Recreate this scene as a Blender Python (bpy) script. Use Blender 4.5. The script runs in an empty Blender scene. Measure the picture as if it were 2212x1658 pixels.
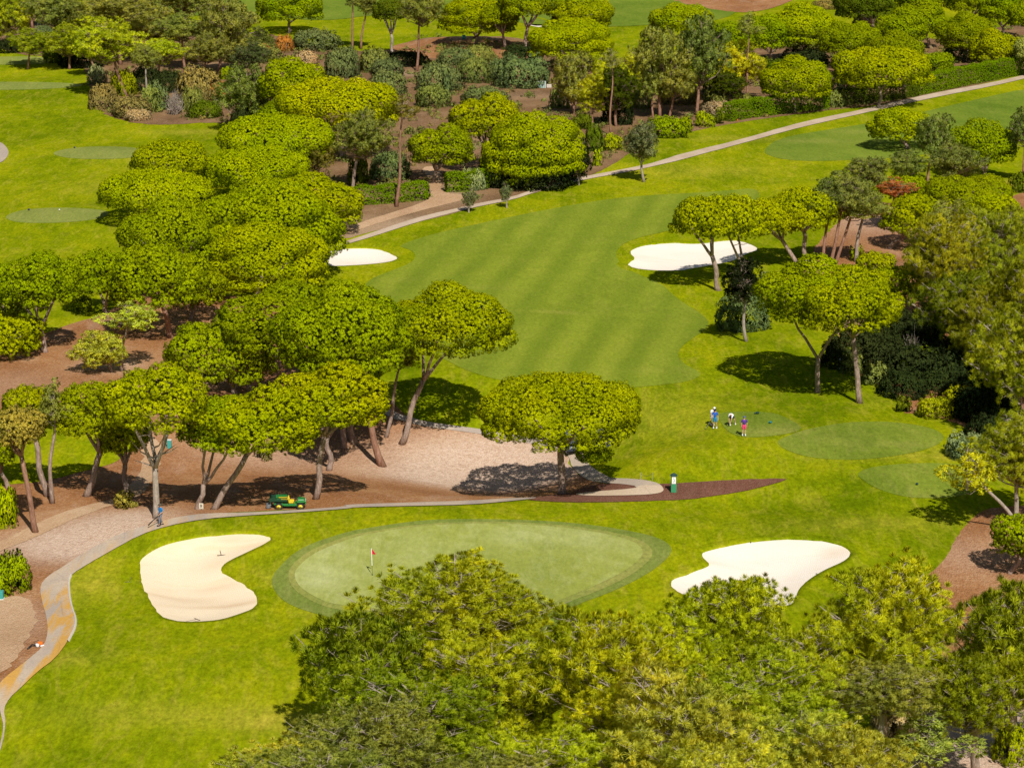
import bpy, bmesh, math, random
import numpy as np
from mathutils import Vector, Matrix, geometry
R_ = math.radians
random.seed(7)
SC = bpy.context.scene
COL = SC.collection

# ------------------------------------------------------------------ camera model (photo measured on a 2212x1658 grid)
FOC, CX, CY, HC = 5650.0, 1106.0, 829.0, 65.0
PIT = math.atan((CY + 600.0) / FOC)
CP, SP = math.cos(PIT), math.sin(PIT)

def ray(x, y):
    t = (y - CY) / FOC
    return np.array([(x - CX) / FOC, CP - t * SP, -(SP + t * CP)])
def flat(x, y):
    d = ray(x, y); k = -HC / d[2]
    return d[0] * k, d[1] * k

# relief of the land: (x, y on the grid, radius across m, radius in depth m, height m)
BUMPS = [(1650, 915, 7, 7, .45), (1870, 950, 9, 8, .75), (1990, 1040, 8, 7, .6), (1480, 985, 8, 6, 1.0),
         (1080, 948, 13, 13, -4.0), (600, 955, 12, 12, -2.2), (300, 990, 9, 9, -.8), (1010, 1130, 17, 8, .55),
         (60, 128, 13, 8, 1.6), (90, 185, 12, 8, 1.0), (200, 330, 8, 7, .8), (130, 465, 8, 6, .7),
         (440, 1250, 5, 6, -.45), (1640, 1240, 7, 6, -.4), (790, 555, 4, 5, -.4), (1480, 555, 6, 6, -.4),
         (600, 1200, 6, 8, .5), (380, 1140, 8, 5, .5), (1780, 760, 12, 12, .8), (1400, 640, 14, 20, -.6),
         (300, 1450, 14, 10, .8), (1850, 1180, 10, 9, .5), (1600, 1080, 8, 4, -.5), (930, 840, 10, 12, .8)]
_B = [(flat(b[0], b[1]), b[2], b[3], b[4]) for b in BUMPS]
def hgt(X, Y):
    X = np.asarray(X, float); Y = np.asarray(Y, float)
    z = .22 * np.sin(X / 17 + 1.3) * np.cos(Y / 23 + .4) + .15 * np.sin(X / 9.1 + Y / 13.7) + .05 * np.sin(X / 4.3 - Y / 5.1)
    for (bx, by), sx, sy, a in _B:
        z = z + a * np.exp(-((X - bx) / sx) ** 2 - ((Y - by) / sy) ** 2)
    return z
def gp(x, y, up=0.0):
    d = ray(x, y); z = 0.0
    for _ in range(40):
        k = (z - HC) / d[2]; X, Y = d[0] * k, d[1] * k
        z = .35 * z + .65 * float(hgt(X, Y))
    return Vector((X, Y, float(hgt(X, Y)) + up))
def scale_at(p):       # grid pixels per metre at a world point
    return FOC / (p.y * CP + (HC - p.z) * SP)

# ------------------------------------------------------------------ node helpers
class NT:
    def __init__(s, name):
        s.m = bpy.data.materials.new(name); s.m.use_nodes = True
        s.t = s.m.node_tree; s.t.nodes.clear()
        s.out = s.t.nodes.new('ShaderNodeOutputMaterial')
    def n(s, typ, **kw):
        nd = s.t.nodes.new(typ)
        for k, v in kw.items():
            if k in ('ins',):
                for a, b in v.items():
                    if isinstance(b, bpy.types.NodeSocket): s.t.links.new(b, nd.inputs[a])
                    else: nd.inputs[a].default_value = b
            else: setattr(nd, k, v)
        return nd
    def link(s, a, b): s.t.links.new(a, b)
    def pos(s):
        return s.n('ShaderNodeNewGeometry').outputs['Position']
    def noise(s, vec, scale, detail=4, rough=.6, dist=0, w=None):
        nd = s.n('ShaderNodeTexNoise', ins={'Scale': scale, 'Detail': detail, 'Roughness': rough, 'Distortion': dist})
        s.link(vec, nd.inputs['Vector']); return nd.outputs['Fac']
    def ramp(s, fac, stops):
        nd = s.n('ShaderNodeValToRGB'); cr = nd.color_ramp
        while len(cr.elements) < len(stops): cr.elements.new(.5)
        for e, (p, c) in zip(cr.elements, stops):
            e.position = p; e.color = (c[0], c[1], c[2], 1) if not isinstance(c, float) else (c, c, c, 1)
        s.link(fac, nd.inputs['Fac']); return nd.outputs['Color']
    def mix(s, fac, a, b, mode='MIX'):
        nd = s.n('ShaderNodeMix', data_type='RGBA', blend_type=mode)
        for sock, v in ((nd.inputs[0], fac), (nd.inputs[6], a), (nd.inputs[7], b)):
            if isinstance(v, bpy.types.NodeSocket): s.link(v, sock)
            elif isinstance(v, (tuple, list)): sock.default_value = (v[0], v[1], v[2], 1)
            else: sock.default_value = v
        return nd.outputs[2]
    def math(s, op, a, b=0.0, clamp=False):
        nd = s.n('ShaderNodeMath', operation=op, use_clamp=clamp)
        for i, v in enumerate((a, b)):
            if isinstance(v, bpy.types.NodeSocket): s.link(v, nd.inputs[i])
            else: nd.inputs[i].default_value = v
        return nd.outputs[0]
    def mapping(s, vec, scale=(1, 1, 1), rot=(0, 0, 0)):
        nd = s.n('ShaderNodeMapping', ins={'Scale': scale, 'Rotation': rot})
        s.link(vec, nd.inputs['Vector']); return nd.outputs[0]
    def attr(s, name, kind='Fac'):
        return s.n('ShaderNodeAttribute', attribute_name=name).outputs[kind]
    def bump(s, h, strength, dist=.1):
        nd = s.n('ShaderNodeBump', ins={'Strength': strength, 'Distance': dist}); s.link(h, nd.inputs['Height']); return nd.outputs[0]
    def finish(s, color, rough=.9, normal=None, metallic=0, spec=.2):
        b = s.n('ShaderNodeBsdfPrincipled', ins={'Roughness': rough, 'Metallic': metallic, 'Specular IOR Level': spec})
        if isinstance(color, bpy.types.NodeSocket): s.link(color, b.inputs['Base Color'])
        else: b.inputs['Base Color'].default_value = (color[0], color[1], color[2], 1)
        if normal is not None: s.link(normal, b.inputs['Normal'])
        s.link(b.outputs[0], s.out.inputs[0]); return s.m

M = {}
def grass_mat(name, dark, mid, light, dry, amount=1.0, stripes=0, grain=.5, stripe_rot=0, stripe_w=5.0):
    k = NT(name); p = k.pos()
    flatp = k.mapping(p, (1, .55, 0))
    n1 = k.noise(flatp, .055, 5, .6, .6)
    n2 = k.noise(flatp, .33, 5, .65, .8)
    n3 = k.noise(k.mapping(p, (1, .5, 1)), 3.0, 3, .75)
    n4 = k.noise(k.mapping(p, (2.2, .28, 0), (0, 0, .5)), .9, 4, .7, 1.0)
    f = k.math('ADD', k.math('ADD', k.math('MULTIPLY', n1, .5), k.math('MULTIPLY', n2, .3)), k.math('MULTIPLY', n4, .2))
    c = k.ramp(f, [(.40, dark), (.5, mid), (.62, light)])
    dr = k.math('MULTIPLY', k.ramp(k.noise(k.mapping(p, (1.3, .35, 0), (0, 0, .25)), .45, 6, .7, 1.2), [(.5, 0.0), (.72, 1.0)]), amount * .45, True)
    c = k.mix(dr, c, dry)
    dat = k.math('MULTIPLY', k.attr('dry'), k.ramp(n2, [(.3, .35), (.6, 1.0)]), True)
    c = k.mix(dat, c, dry)
    if stripes:
        mp = k.mapping(p, (1, 1, 0), (0, 0, stripe_rot))
        w = k.n('ShaderNodeTexWave', wave_type='BANDS', bands_direction='X', wave_profile='SIN', ins={'Scale': 2 * math.pi / (20 * stripe_w), 'Distortion': .9, 'Detail': 3, 'Detail Scale': .15})
        k.link(mp, w.inputs['Vector'])
        sf = k.math('MULTIPLY', k.ramp(w.outputs['Fac'], [(.1, .0), (.9, 1.0)]), k.ramp(n1, [(.35, .25), (.6, 1.0)]))
        c = k.mix(k.math('MULTIPLY', sf, stripes), c, k.mix(.8, c, dark), 'MIX')
        c2 = k.mix(k.math('MULTIPLY', k.math('SUBTRACT', 1.0, sf), stripes * .5), c, light)
        c = c2
    gr = k.ramp(n3, [(.25, 1 - grain), (.75, 1 + grain * .35)])
    c = k.mix(1.0, c, gr, 'MULTIPLY')
    return k.finish(c, 1.0, k.bump(n3, .5, .06), spec=0.0)

M['rough'] = grass_mat('rough_grass', (.145, .205, .002), (.25, .30, .003), (.385, .385, .005), (.52, .43, .05), 1.0, grain=.5)
M['fairway'] = grass_mat('fairway_grass', (.145, .205, .016), (.205, .27, .022), (.28, .325, .03), (.42, .37, .08), .6, stripes=.75, grain=.3, stripe_rot=R_(10), stripe_w=5.2)
M['fairway2'] = grass_mat('far_fairway_grass', (.13, .20, .02), (.17, .24, .026), (.22, .28, .034), (.36, .33, .08), .4, grain=.3)
M['tee'] = grass_mat('tee_grass', (.15, .21, .02), (.205, .265, .028), (.26, .305, .038), (.42, .37, .10), .6, grain=.35)
M['lefttee'] = grass_mat('pale_tee_grass', (.20, .245, .05), (.25, .28, .06), (.30, .32, .075), (.36, .35, .13), .5, grain=.3)
M['green'] = grass_mat('putting_green_grass', (.25, .29, .05), (.32, .35, .065), (.40, .43, .12), (.54, .56, .28), .9, stripes=.28, grain=.22, stripe_rot=R_(-62), stripe_w=2.6)
M['collar'] = grass_mat('collar_grass', (.155, .21, .035), (.20, .25, .045), (.25, .29, .06), (.38, .34, .13), .6, grain=.35)
M['ring'] = grass_mat('worn_ring_grass', (.22, .26, .055), (.29, .31, .07), (.35, .34, .09), (.42, .36, .13), .6, grain=.35)

def soil_mat(name, c1, c2, c3, pale, scale=1.0, palegain=1.0, dark=(.05, .022, .012)):
    k = NT(name); p = k.pos()
    a = k.noise(k.mapping(p, (1, .7, 1)), .12 * scale, 5, .6, .5)
    b = k.noise(p, 2.6 * scale, 6, .8)
    v = k.n('ShaderNodeTexVoronoi', feature='F1', ins={'Scale': 7.5, 'Randomness': 1.0})
    k.link(k.mapping(p, (1, .6, 1), (0, 0, .6)), v.inputs['Vector'])
    chip = k.noise(p, 7.0, 3, .8)
    c = k.ramp(k.math('ADD', k.math('MULTIPLY', a, .5), k.math('MULTIPLY', b, .5)), [(.36, c1), (.5, c2), (.64, c3)])
    pl = k.math('MULTIPLY', k.attr('dry'), k.ramp(b, [(.28, .35), (.6, 1.0)]), True)
    pl2 = k.math('MULTIPLY', k.ramp(k.noise(k.mapping(p, (1, .4, 1)), .3, 5, .7, .5), [(.5, 0.0), (.8, 1.0)]), .35 * palegain, True)
    c = k.mix(k.math('MAXIMUM', pl, pl2), c, pale)
    c = k.mix(k.math('MULTIPLY', k.ramp(v.outputs['Color'], [(.6, 0.0), (.95, 1.0)]), .38), c, k.mix(.5, c, pale))
    c = k.mix(k.ramp(chip, [(.28, .8), (.45, 0.0)]), c, dark)
    return k.finish(c, .95, k.bump(k.math('ADD', chip, v.outputs['Distance']), .8, .08), spec=.05)
M['mulch'] = soil_mat('bark_mulch', (.21, .085, .03), (.35, .155, .058), (.49, .27, .125), (.66, .50, .385))
M['scrub'] = soil_mat('dry_scrub_soil', (.12, .065, .03), (.22, .125, .06), (.33, .20, .10), (.48, .33, .21), 1.0, 1.0, (.05, .04, .02))
M['dirt'] = soil_mat('sandy_dirt', (.40, .24, .13), (.52, .33, .19), (.62, .43, .27), (.72, .56, .40), 1.0, .6, (.22, .12, .07))
M['redmulch'] = soil_mat('red_bark_mulch', (.11, .045, .03), (.18, .078, .05), (.25, .12, .08), (.36, .22, .17), 1.3, .5, (.04, .015, .01))

def sand_mat(name, base, tan, spots):
    k = NT(name); p = k.pos()
    a = k.noise(k.mapping(p, (.5, 1.5, 1), (0, 0, -.35)), .32, 5, .55, .8)
    b = k.noise(p, 5, 4, .7)
    c = k.ramp(a, [(.5, base), (.85, tan)])
    c = k.mix(k.math('MULTIPLY', k.attr('dry'), spots, True), c, (.60, .43, .27))
    c = k.mix(k.ramp(b, [(.3, .25), (.6, 0.0)]), c, tan)
    w = k.n('ShaderNodeTexWave', wave_type='BANDS', ins={'Scale': 2.2, 'Distortion': 5, 'Detail': 3, 'Detail Scale': .6}); k.link(p, w.inputs['Vector'])
    return k.finish(c, .95, k.bump(k.math('ADD', k.math('MULTIPLY', w.outputs['Fac'], .4), b), .35, .05), spec=.05)
M['sand'] = sand_mat('warm_bunker_sand', (.86, .71, .51), (.80, .60, .37), 1.0)
M['sandwhite'] = sand_mat('white_bunker_sand', (.86, .77, .66), (.80, .68, .54), .5)

def path_mat(name, grey, beige, stain, st):
    k = NT(name); p = k.pos()
    a = k.noise(k.mapping(p, (1, .5, 1)), .25, 4, .6, .3)
    b = k.noise(p, 6, 4, .75)
    c = k.ramp(a, [(.4, grey), (.6, beige)])
    s_ = k.noise(k.mapping(p, (2.2, .25, 1), (0, 0, -.25)), .55, 4, .6, .4)
    c = k.mix(k.math('MULTIPLY', k.ramp(s_, [(.45, 0.0), (.6, 1.0)]), k.math('MULTIPLY', k.attr('dry'), st), True), c, stain)
    c = k.mix(k.ramp(b, [(.25, .45), (.55, 0.0)]), c, (.20, .15, .11))
    br = k.n('ShaderNodeTexVoronoi', feature='DISTANCE_TO_EDGE', ins={'Scale': .28}); k.link(p, br.inputs['Vector'])
    c = k.mix(k.ramp(br.outputs['Distance'], [(.0, .22), (.015, 0.0)]), c, (.14, .10, .08))
    return k.finish(c, .85, k.bump(b, .3, .03), spec=.2)
M['path'] = path_mat('cart_path_concrete', (.42, .345, .29), (.54, .43, .32), (.62, .34, .07), 1.0)
M['lightpath'] = path_mat('pale_cart_path', (.60, .46, .32), (.64, .50, .36), (.6, .5, .3), .2)

def foliage_mat(name, trans=.3):
    k = NT(name)
    col = k.n('ShaderNodeObjectInfo').outputs['Color']
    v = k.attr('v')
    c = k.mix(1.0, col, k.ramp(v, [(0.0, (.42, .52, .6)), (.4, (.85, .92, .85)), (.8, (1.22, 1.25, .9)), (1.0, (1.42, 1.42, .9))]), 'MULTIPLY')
    n = k.noise(k.pos(), .22, 3, .6)
    c = k.mix(1.0, c, k.ramp(n, [(.3, (.82, .88, .9)), (.7, (1.14, 1.07, 1.0))]), 'MULTIPLY')
    dead = k.ramp(k.noise(k.pos(), 1.3, 2, .5), [(.70, 0.0), (.76, .6)])
    c = k.mix(dead, c, (.22, .12, .04))
    nv = k.n('ShaderNodeVectorTransform', vector_type='NORMAL', convert_from='OBJECT', convert_to='WORLD')
    k.link(k.attr('nrm', 'Vector'), nv.inputs[0])
    nn = k.n('ShaderNodeVectorMath', operation='NORMALIZE'); k.link(nv.outputs[0], nn.inputs[0])
    d = k.n('ShaderNodeBsdfDiffuse'); k.link(c, d.inputs['Color']); k.link(nn.outputs[0], d.inputs['Normal'])
    t = k.n('ShaderNodeBsdfTranslucent'); k.link(k.mix(1.0, c, (1.25, 1.15, .5), 'MULTIPLY'), t.inputs['Color'])
    mx = k.n('ShaderNodeMixShader', ins={'Fac': trans}); k.link(d.outputs[0], mx.inputs[1]); k.link(t.outputs[0], mx.inputs[2])
    k.link(mx.outputs[0], k.out.inputs[0]); return k.m
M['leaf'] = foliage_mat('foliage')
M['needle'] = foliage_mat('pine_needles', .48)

def bark_mat(name, a, b, c):
    k = NT(name); tc = k.n('ShaderNodeTexCoord').outputs['Object']
    n = k.noise(k.mapping(tc, (1, 1, .35)), 5.0, 5, .75, .6)
    n2 = k.noise(tc, .6, 3, .6)
    col = k.mix(k.math('MULTIPLY', n2, .6), k.ramp(n, [(.3, a), (.5, b), (.68, c)]), b)
    return k.finish(col, .95, k.bump(n, 1.0, .08), spec=.05)
M['bark'] = bark_mat('pine_bark', (.10, .065, .05), (.30, .215, .17), (.54, .43, .36))
M['redbark'] = bark_mat('red_pine_bark', (.10, .05, .032), (.28, .15, .10), (.46, .29, .20))
M['greybark'] = bark_mat('grey_dead_bark', (.16, .12, .10), (.34, .28, .23), (.52, .45, .38))

def plain(name, c, rough=.6, metallic=0, spec=.3, var=.15):
    k = NT(name); tc = k.n('ShaderNodeTexCoord').outputs['Object']
    n = k.noise(tc, 6, 4, .7)
    col = k.mix(1.0, c, k.ramp(n, [(.3, 1.0 - var), (.7, 1.0 + var * .3)]), 'MULTIPLY')
    return k.finish(col, rough, None, metallic, spec)

# ------------------------------------------------------------------ objects
def link(o, parent=None):
    COL.objects.link(o)
    if parent: o.parent = parent
    return o
def tag(o, label=None, cat=None, group=None, kind=None):
    if label: o['label'] = label
    if cat: o['category'] = cat
    if group: o['group'] = group
    if kind: o['kind'] = kind
    return o
def empty(name, loc, rz=0):
    o = bpy.data.objects.new(name, None); o.empty_display_size = .3
    o.location = loc; o.rotation_euler = (0, 0, rz); return link(o)

class MB:
    def __init__(s): s.v = []; s.f = []
    def add(s, vs, fs, mat=None):
        b = len(s.v)
        s.v += [tuple((mat @ Vector(p)) if mat else p) for p in vs]
        s.f += [tuple(i + b for i in f) for f in fs]; return s
    def box(s, c, d, rot=None, bev=0.0, taper=None):
        x, y, z = d[0] / 2, d[1] / 2, d[2] / 2
        bm = bmesh.new(); bmesh.ops.create_cube(bm, size=1)
        for v in bm.verts:
            v.co = Vector((v.co.x * d[0], v.co.y * d[1], v.co.z * d[2]))
            if taper and v.co.z > 0: v.co.x *= taper[0]; v.co.y *= taper[1]
        if bev: bmesh.ops.bevel(bm, geom=bm.edges[:], offset=bev, segments=2, affect='EDGES', profile=.5)
        bm.verts.index_update()
        m = Matrix.Translation(c) @ (rot.to_4x4() if rot else Matrix.Identity(4))
        s.add([v.co.copy() for v in bm.verts], [[v.index for v in f.verts] for f in bm.faces], m); bm.free(); return s
    def tube(s, pts, rads, n=8, cap=True):
        pts = [Vector(p) for p in pts]; b = len(s.v); up = Vector((0, 0, 1))
        prev = None
        for i, p in enumerate(pts):
            d = (pts[min(i + 1, len(pts) - 1)] - pts[max(i - 1, 0)]).normalized()
            if prev is None:
                a = d.orthogonal().normalized()
            else:
                a = (prev - d * prev.dot(d)).normalized()
            prev = a; c = d.cross(a)
            for j in range(n):
                t = 2 * math.pi * j / n
                q = p + (a * math.cos(t) + c * math.sin(t)) * rads[i]; s.v.append(tuple(q))
        for i in range(len(pts) - 1):
            for j in range(n):
                s.f.append((b + i * n + j, b + i * n + (j + 1) % n, b + (i + 1) * n + (j + 1) % n, b + (i + 1) * n + j))
        if cap:
            s.f.append(tuple(b + j for j in reversed(range(n)))); e = b + (len(pts) - 1) * n
            s.f.append(tuple(e + j for j in range(n)))
        return s
    def ball(s, c, r, seg=12, rings=8):
        if isinstance(r, (int, float)): r = (r, r, r)
        vs = [(c[0], c[1], c[2] - r[2])]; fs = []
        for i in range(1, rings):
            a = math.pi * i / rings - math.pi / 2
            for j in range(seg):
                t = 2 * math.pi * j / seg
                vs.append((c[0] + r[0] * math.cos(a) * math.cos(t), c[1] + r[1] * math.cos(a) * math.sin(t), c[2] + r[2] * math.sin(a)))
        vs.append((c[0], c[1], c[2] + r[2])); T = len(vs) - 1
        for j in range(seg): fs.append((0, 1 + (j + 1) % seg, 1 + j))
        for i in range(rings - 2):
            for j in range(seg):
                a = 1 + i * seg
                fs.append((a + j, a + (j + 1) % seg, a + seg + (j + 1) % seg, a + seg + j))
        a = 1 + (rings - 2) * seg
        for j in range(seg): fs.append((a + j, a + (j + 1) % seg, T))
        return s.add(vs, fs)
    def mesh(s, name, mat, smooth=True):
        me = bpy.data.meshes.new(name); me.from_pydata(s.v, [], s.f); me.update()
        me.materials.append(mat)
        if smooth: me.shade_smooth()
        return me
    def build(s, name, mat, parent=None, smooth=False):
        return link(bpy.data.objects.new(name, s.mesh(name, mat, smooth)), parent)

# ------------------------------------------------------------------ ground sheets
DRY = []    # (x, y grid, rx m, ry m, amount): places where grass is worn / mulch is pale
def drysum(X, Y, lst):
    z = np.zeros_like(np.asarray(X, float))
    for (x, y, rx, ry, a) in lst:
        bx, by = gp(x, y)[:2]
        z = z + a * np.exp(-((X - bx) / rx) ** 2 - ((Y - by) / ry) ** 2)
    return np.clip(z, 0, 1)
def set_attr(me, name, arr):
    at = me.attributes.new(name, 'FLOAT', 'POINT'); at.data.foreach_set('value', np.asarray(arr, dtype=np.float32))

def chaikin(pts, it=2, closed=True):
    for _ in range(it):
        out = []; n = len(pts)
        rng = range(n) if closed else range(n - 1)
        if not closed: out.append(pts[0])
        for i in rng:
            a, b = pts[i], pts[(i + 1) % n]
            out.append((a[0] * .75 + b[0] * .25, a[1] * .75 + b[1] * .25)); out.append((a[0] * .25 + b[0] * .75, a[1] * .25 + b[1] * .75))
        if not closed: out.append(pts[-1])
        pts = out
    return pts
def densify(w, step):
    out = []
    for i in range(len(w)):
        a, b = w[i], w[(i + 1) % len(w)]
        L = math.hypot(a[0] - b[0], a[1] - b[1]); k = max(1, int(L / step))
        for j in range(k): out.append((a[0] + (b[0] - a[0]) * j / k, a[1] + (b[1] - a[1]) * j / k))
    return out
def wnoise(x, y, f, s=0):
    return (math.sin(x * f + 1.7 * math.sin(y * f * .7 + s)) + math.sin(y * f * 1.3 + 1.3 * math.sin(x * f * .9 + s * 2))) * .5
def world_contour(pts, it=2, jag=0.0, step=.7):
    w = [tuple(gp(*p)[:2]) for p in chaikin(pts, it)]
    w = densify(w, step)
    if jag:
        o = []
        for i, (x, y) in enumerate(w):
            k = jag * (wnoise(x, y, 2.1) + .6 * wnoise(x, y, 5.3, 2) + .35 * random.uniform(-1, 1))
            o.append((x + k, y + k * 1.3))
        w = o
    return w
def drape(name, w, lift, mat, grid=1.5, dry=(), parent=None, dish=0.0):
    P = np.array(w); x0, y0 = P.min(0); x1, y1 = P.max(0)
    gx, gy = np.meshgrid(np.arange(x0, x1, grid), np.arange(y0, y1, grid)); gx = gx.ravel() + .013; gy = gy.ravel() + .017
    ins = np.zeros(len(gx), bool); md = np.full(len(gx), 1e9)
    n = len(P)
    for i in range(n):
        a, b = P[i], P[(i + 1) % n]
        c = ((a[1] > gy) != (b[1] > gy))
        with np.errstate(divide='ignore', invalid='ignore'):
            ins ^= c & (gx < (b[0] - a[0]) * (gy - a[1]) / (b[1] - a[1] + 1e-12) + a[0])
        md = np.minimum(md, (gx - a[0]) ** 2 + (gy - a[1]) ** 2)
    md = np.sqrt(md); k = ins & (md > grid * .45)
    pts = [Vector(p) for p in w] + [Vector((a, b)) for a, b in zip(gx[k], gy[k])]
    dist = np.concatenate([np.zeros(n), md[k]])
    r = geometry.delaunay_2d_cdt(pts, [], [list(range(n))], 1, 1e-4)
    vv = np.array([(v.x, v.y) for v in r[0]]); oi = [o[0] if len(o) else 0 for o in r[3]]
    z = hgt(vv[:, 0], vv[:, 1]) + lift
    if dish: z = z - dish * np.clip(dist[oi] / 2.5, 0, 1)
    me = bpy.data.meshes.new(name); fs = [tuple(f) for f in r[2]]
    me.from_pydata(np.column_stack([vv, z]).tolist(), [], fs); me.update()
    set_attr(me, 'dry', drysum(vv[:, 0], vv[:, 1], dry))
    me.materials.append(mat); me.shade_smooth()
    bm = bmesh.new(); bm.from_mesh(me); 
    for f in bm.faces:
        f.normal_update()
        if f.normal.z < 0: f.normal_flip()
    bm.to_mesh(me); bm.free()
    return link(bpy.data.objects.new(name, me), parent)
def sheet(name, pts, lift, mat, grid=1.5, dry=(), it=2, jag=0.0, parent=None, dish=0.0, kind='structure'):
    o = drape(name, world_contour(pts, it, jag), lift, mat, grid, dry, parent, dish)
    if kind and not parent: o['kind'] = kind
    return o
def ribbon(name, w, inner, outer, z0, z1, mat, parent, closed=True):
    # raised strip along a contour: from offset inner (z0) up to z1 and out to offset outer
    n = len(w); vs = []; fs = []
    area = sum(w[i][0] * w[(i + 1) % n][1] - w[(i + 1) % n][0] * w[i][1] for i in range(n))
    sg = 1 if (area > 0 or not closed) else -1
    for i in range(n):
        if closed: a, b = w[i - 1], w[(i + 1) % n]
        else: a, b = w[max(i - 1, 0)], w[min(i + 1, n - 1)]
        d = Vector((b[0] - a[0], b[1] - a[1])); d = d.normalized() if d.length > 1e-6 else Vector((1, 0))
        o = Vector((d.y, -d.x)) * sg
        for off, zz in ((inner, z0), (inner + .04, z1), (inner + .35 * (outer - inner), z1 + .01), (outer, -.03 if outer > 1 else 0.0)):
            x, y = w[i][0] + o.x * off, w[i][1] + o.y * off
            vs.append((x, y, float(hgt(x, y)) + zz))
    for i in range(n if closed else n - 1):
        j = (i + 1) % n
        for k in range(3): fs.append((i * 4 + k, j * 4 + k, j * 4 + k + 1, i * 4 + k + 1))
    me = bpy.data.meshes.new(name); me.from_pydata(vs, [], fs); me.update(); me.materials.append(mat); me.shade_smooth()
    return link(bpy.data.objects.new(name, me), parent)

TO = {1: (0, 0), 2: (730, 0), 3: (1460, 0), 4: (0, 530.9), 5: (730, 530.9), 6: (1460, 530.9), 7: (0, 1091.8), 8: (730, 1091.8), 9: (1460, 1091.8)}
def T(t, *pts):
    ox, oy = TO[t]; return [(ox + x * .34154, oy + y * .34154) for x, y in pts]

grass_dry = [(620, 1560, 3.2, 1.6, .9), (360, 1540, 7, 2, .35), (350, 340, 9, 5, .35), (250, 400, 6, 6, .35), (300, 560, 6, 4, .3), (420, 285, 9, 2.5, .5),
             (560, 1260, 2.2, 3, .5), (200, 1250, 2, 5, .5), (130, 1420, 3, 1.5, .4), (1450, 900, 6, 8, .25), (1990, 985, 8, 1.2, .5), (1700, 640, 3, 4, .5), (1830, 700, 2, 5, .6),
             (1500, 370, 12, 5, .35), (1600, 300, 10, 3, .4), (960, 640, 4, 1, .4), (2190, 400, 4, 5, .9), (1180, 1010, 3, 3, .2), (1900, 1130, 8, 2, .3)]
# ground: one sheet to the horizon, fine where the photo looks
xs = np.concatenate([[-3000, -1200, -500, -260, -180], np.arange(-135, 136, 1.25), [180, 260, 500, 1200, 3000]])
ys = np.concatenate([[-800, -200, 0, 80, 120], np.arange(135, 640, 1.25), [650, 680, 760, 1100, 2000, 4500]])
GX, GY = np.meshgrid(xs, ys); nx, ny = len(xs), len(ys)
GZ = hgt(GX, GY) * np.exp(-(np.maximum(0, np.abs(GX) - 300) / 300) ** 2)
V = np.column_stack([GX.ravel(), GY.ravel(), GZ.ravel()])
me = bpy.data.meshes.new('ground')
fs = [(j * nx + i, j * nx + i + 1, (j + 1) * nx + i + 1, (j + 1) * nx + i) for j in range(ny - 1) for i in range(nx - 1)]
me.from_pydata(V.tolist(), [], fs); me.update(); set_attr(me, 'dry', drysum(V[:, 0], V[:, 1], grass_dry))
me.materials.append(M['rough']); me.shade_smooth()
ground = link(bpy.data.objects.new('ground', me)); ground['kind'] = 'structure'

# mulch and soil
sheet('mulch_bed', [(-60, 790), (0, 765), (78, 728), (164, 695), (212, 685), (253, 661), (307, 623), (345, 622), (420, 640), (520, 640), (600, 640), (640, 640), (700, 700), (790, 800),
      (850, 872), (890, 905), (1035, 936), (1120, 950), (1225, 975), (1236, 1012), (1270, 1040), (1400, 1060), (1390, 1075), (1200, 1078), (1090, 1077), (1040, 1081), (900, 1088), (700, 1098), (500, 1106), (430, 1112), (370, 1120), (300, 1140), (230, 1175),
      (160, 1215), (95, 1255), (100, 1290), (115, 1330), (118, 1370), (75, 1430), (0, 1490), (-60, 1530)], .03, M['mulch'], 1.6,
      [(1000, 1010, 9, 5, .95), (1090, 1010, 7, 7, .9), (1120, 1040, 6, 3, .7), (880, 1030, 6, 2.5, .5), (220, 1150, 5, 5, 1), (130, 1180, 5, 4, .95), (300, 1115, 4, 3, .6), (400, 825, 5, 4, .5), (235, 790, 3, 3, .9), (20, 1350, 3, 6, .5), (30, 830, 5, 6, .25), (560, 985, 7, 4, .45)], jag=.12)
sheet('soil_track', [(-40, 1190), (0, 1172), (60, 1140), (130, 1108), (200, 1088), (250, 1078), (300, 1030), (310, 1000), (300, 970), (320, 940), (345, 950), (350, 990), (330, 1040), (300, 1075), (240, 1092), (160, 1120), (80, 1160), (0, 1190), (-40, 1210)], .06, M['dirt'], 1.5, jag=.15)
sheet('bare_soil', [(-40, 1300), (10, 1292), (40, 1285), (70, 1300), (80, 1340), (60, 1370), (40, 1420), (10, 1450), (-40, 1470)], .06, M['dirt'], 1.5, jag=.25)
sheet('grass_patch', [(-80, 905), (0, 900), (100, 890), (260, 905), (300, 950), (262, 995), (210, 1012), (171, 1020), (120, 1035), (60, 1045), (-80, 1052)], .06, M['rough'], 1.6, jag=.1)
SCRUB = [(-60, 100), (0, 104), (50, 121), (110, 121), (150, 135), (188, 152), (192, 191), (205, 236), (262, 262), (345, 272), (480, 262), (560, 290), (620, 360), (700, 440), (745, 500), (740, 520), (800, 500),
      (950, 470), (1010, 452), (1105, 432), (1228, 396), (1290, 374), (1342, 345), (1400, 300), (1460, 292), (1580, 266), (1790, 238), (1900, 228), (2060, 196), (2212, 160), (2300, 140),
      (2300, 40), (2140, 60), (2050, 90), (1960, 75), (1860, 65), (1700, 100), (1560, 110), (1430, 118), (1360, 125), (1290, 128), (1220, 118), (1130, 80), (1000, 78), (900, 82), (842, 110), (790, 112), (700, 105), (620, 84), (540, 62), (330, 40), (200, 20), (-60, 20)]
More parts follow.
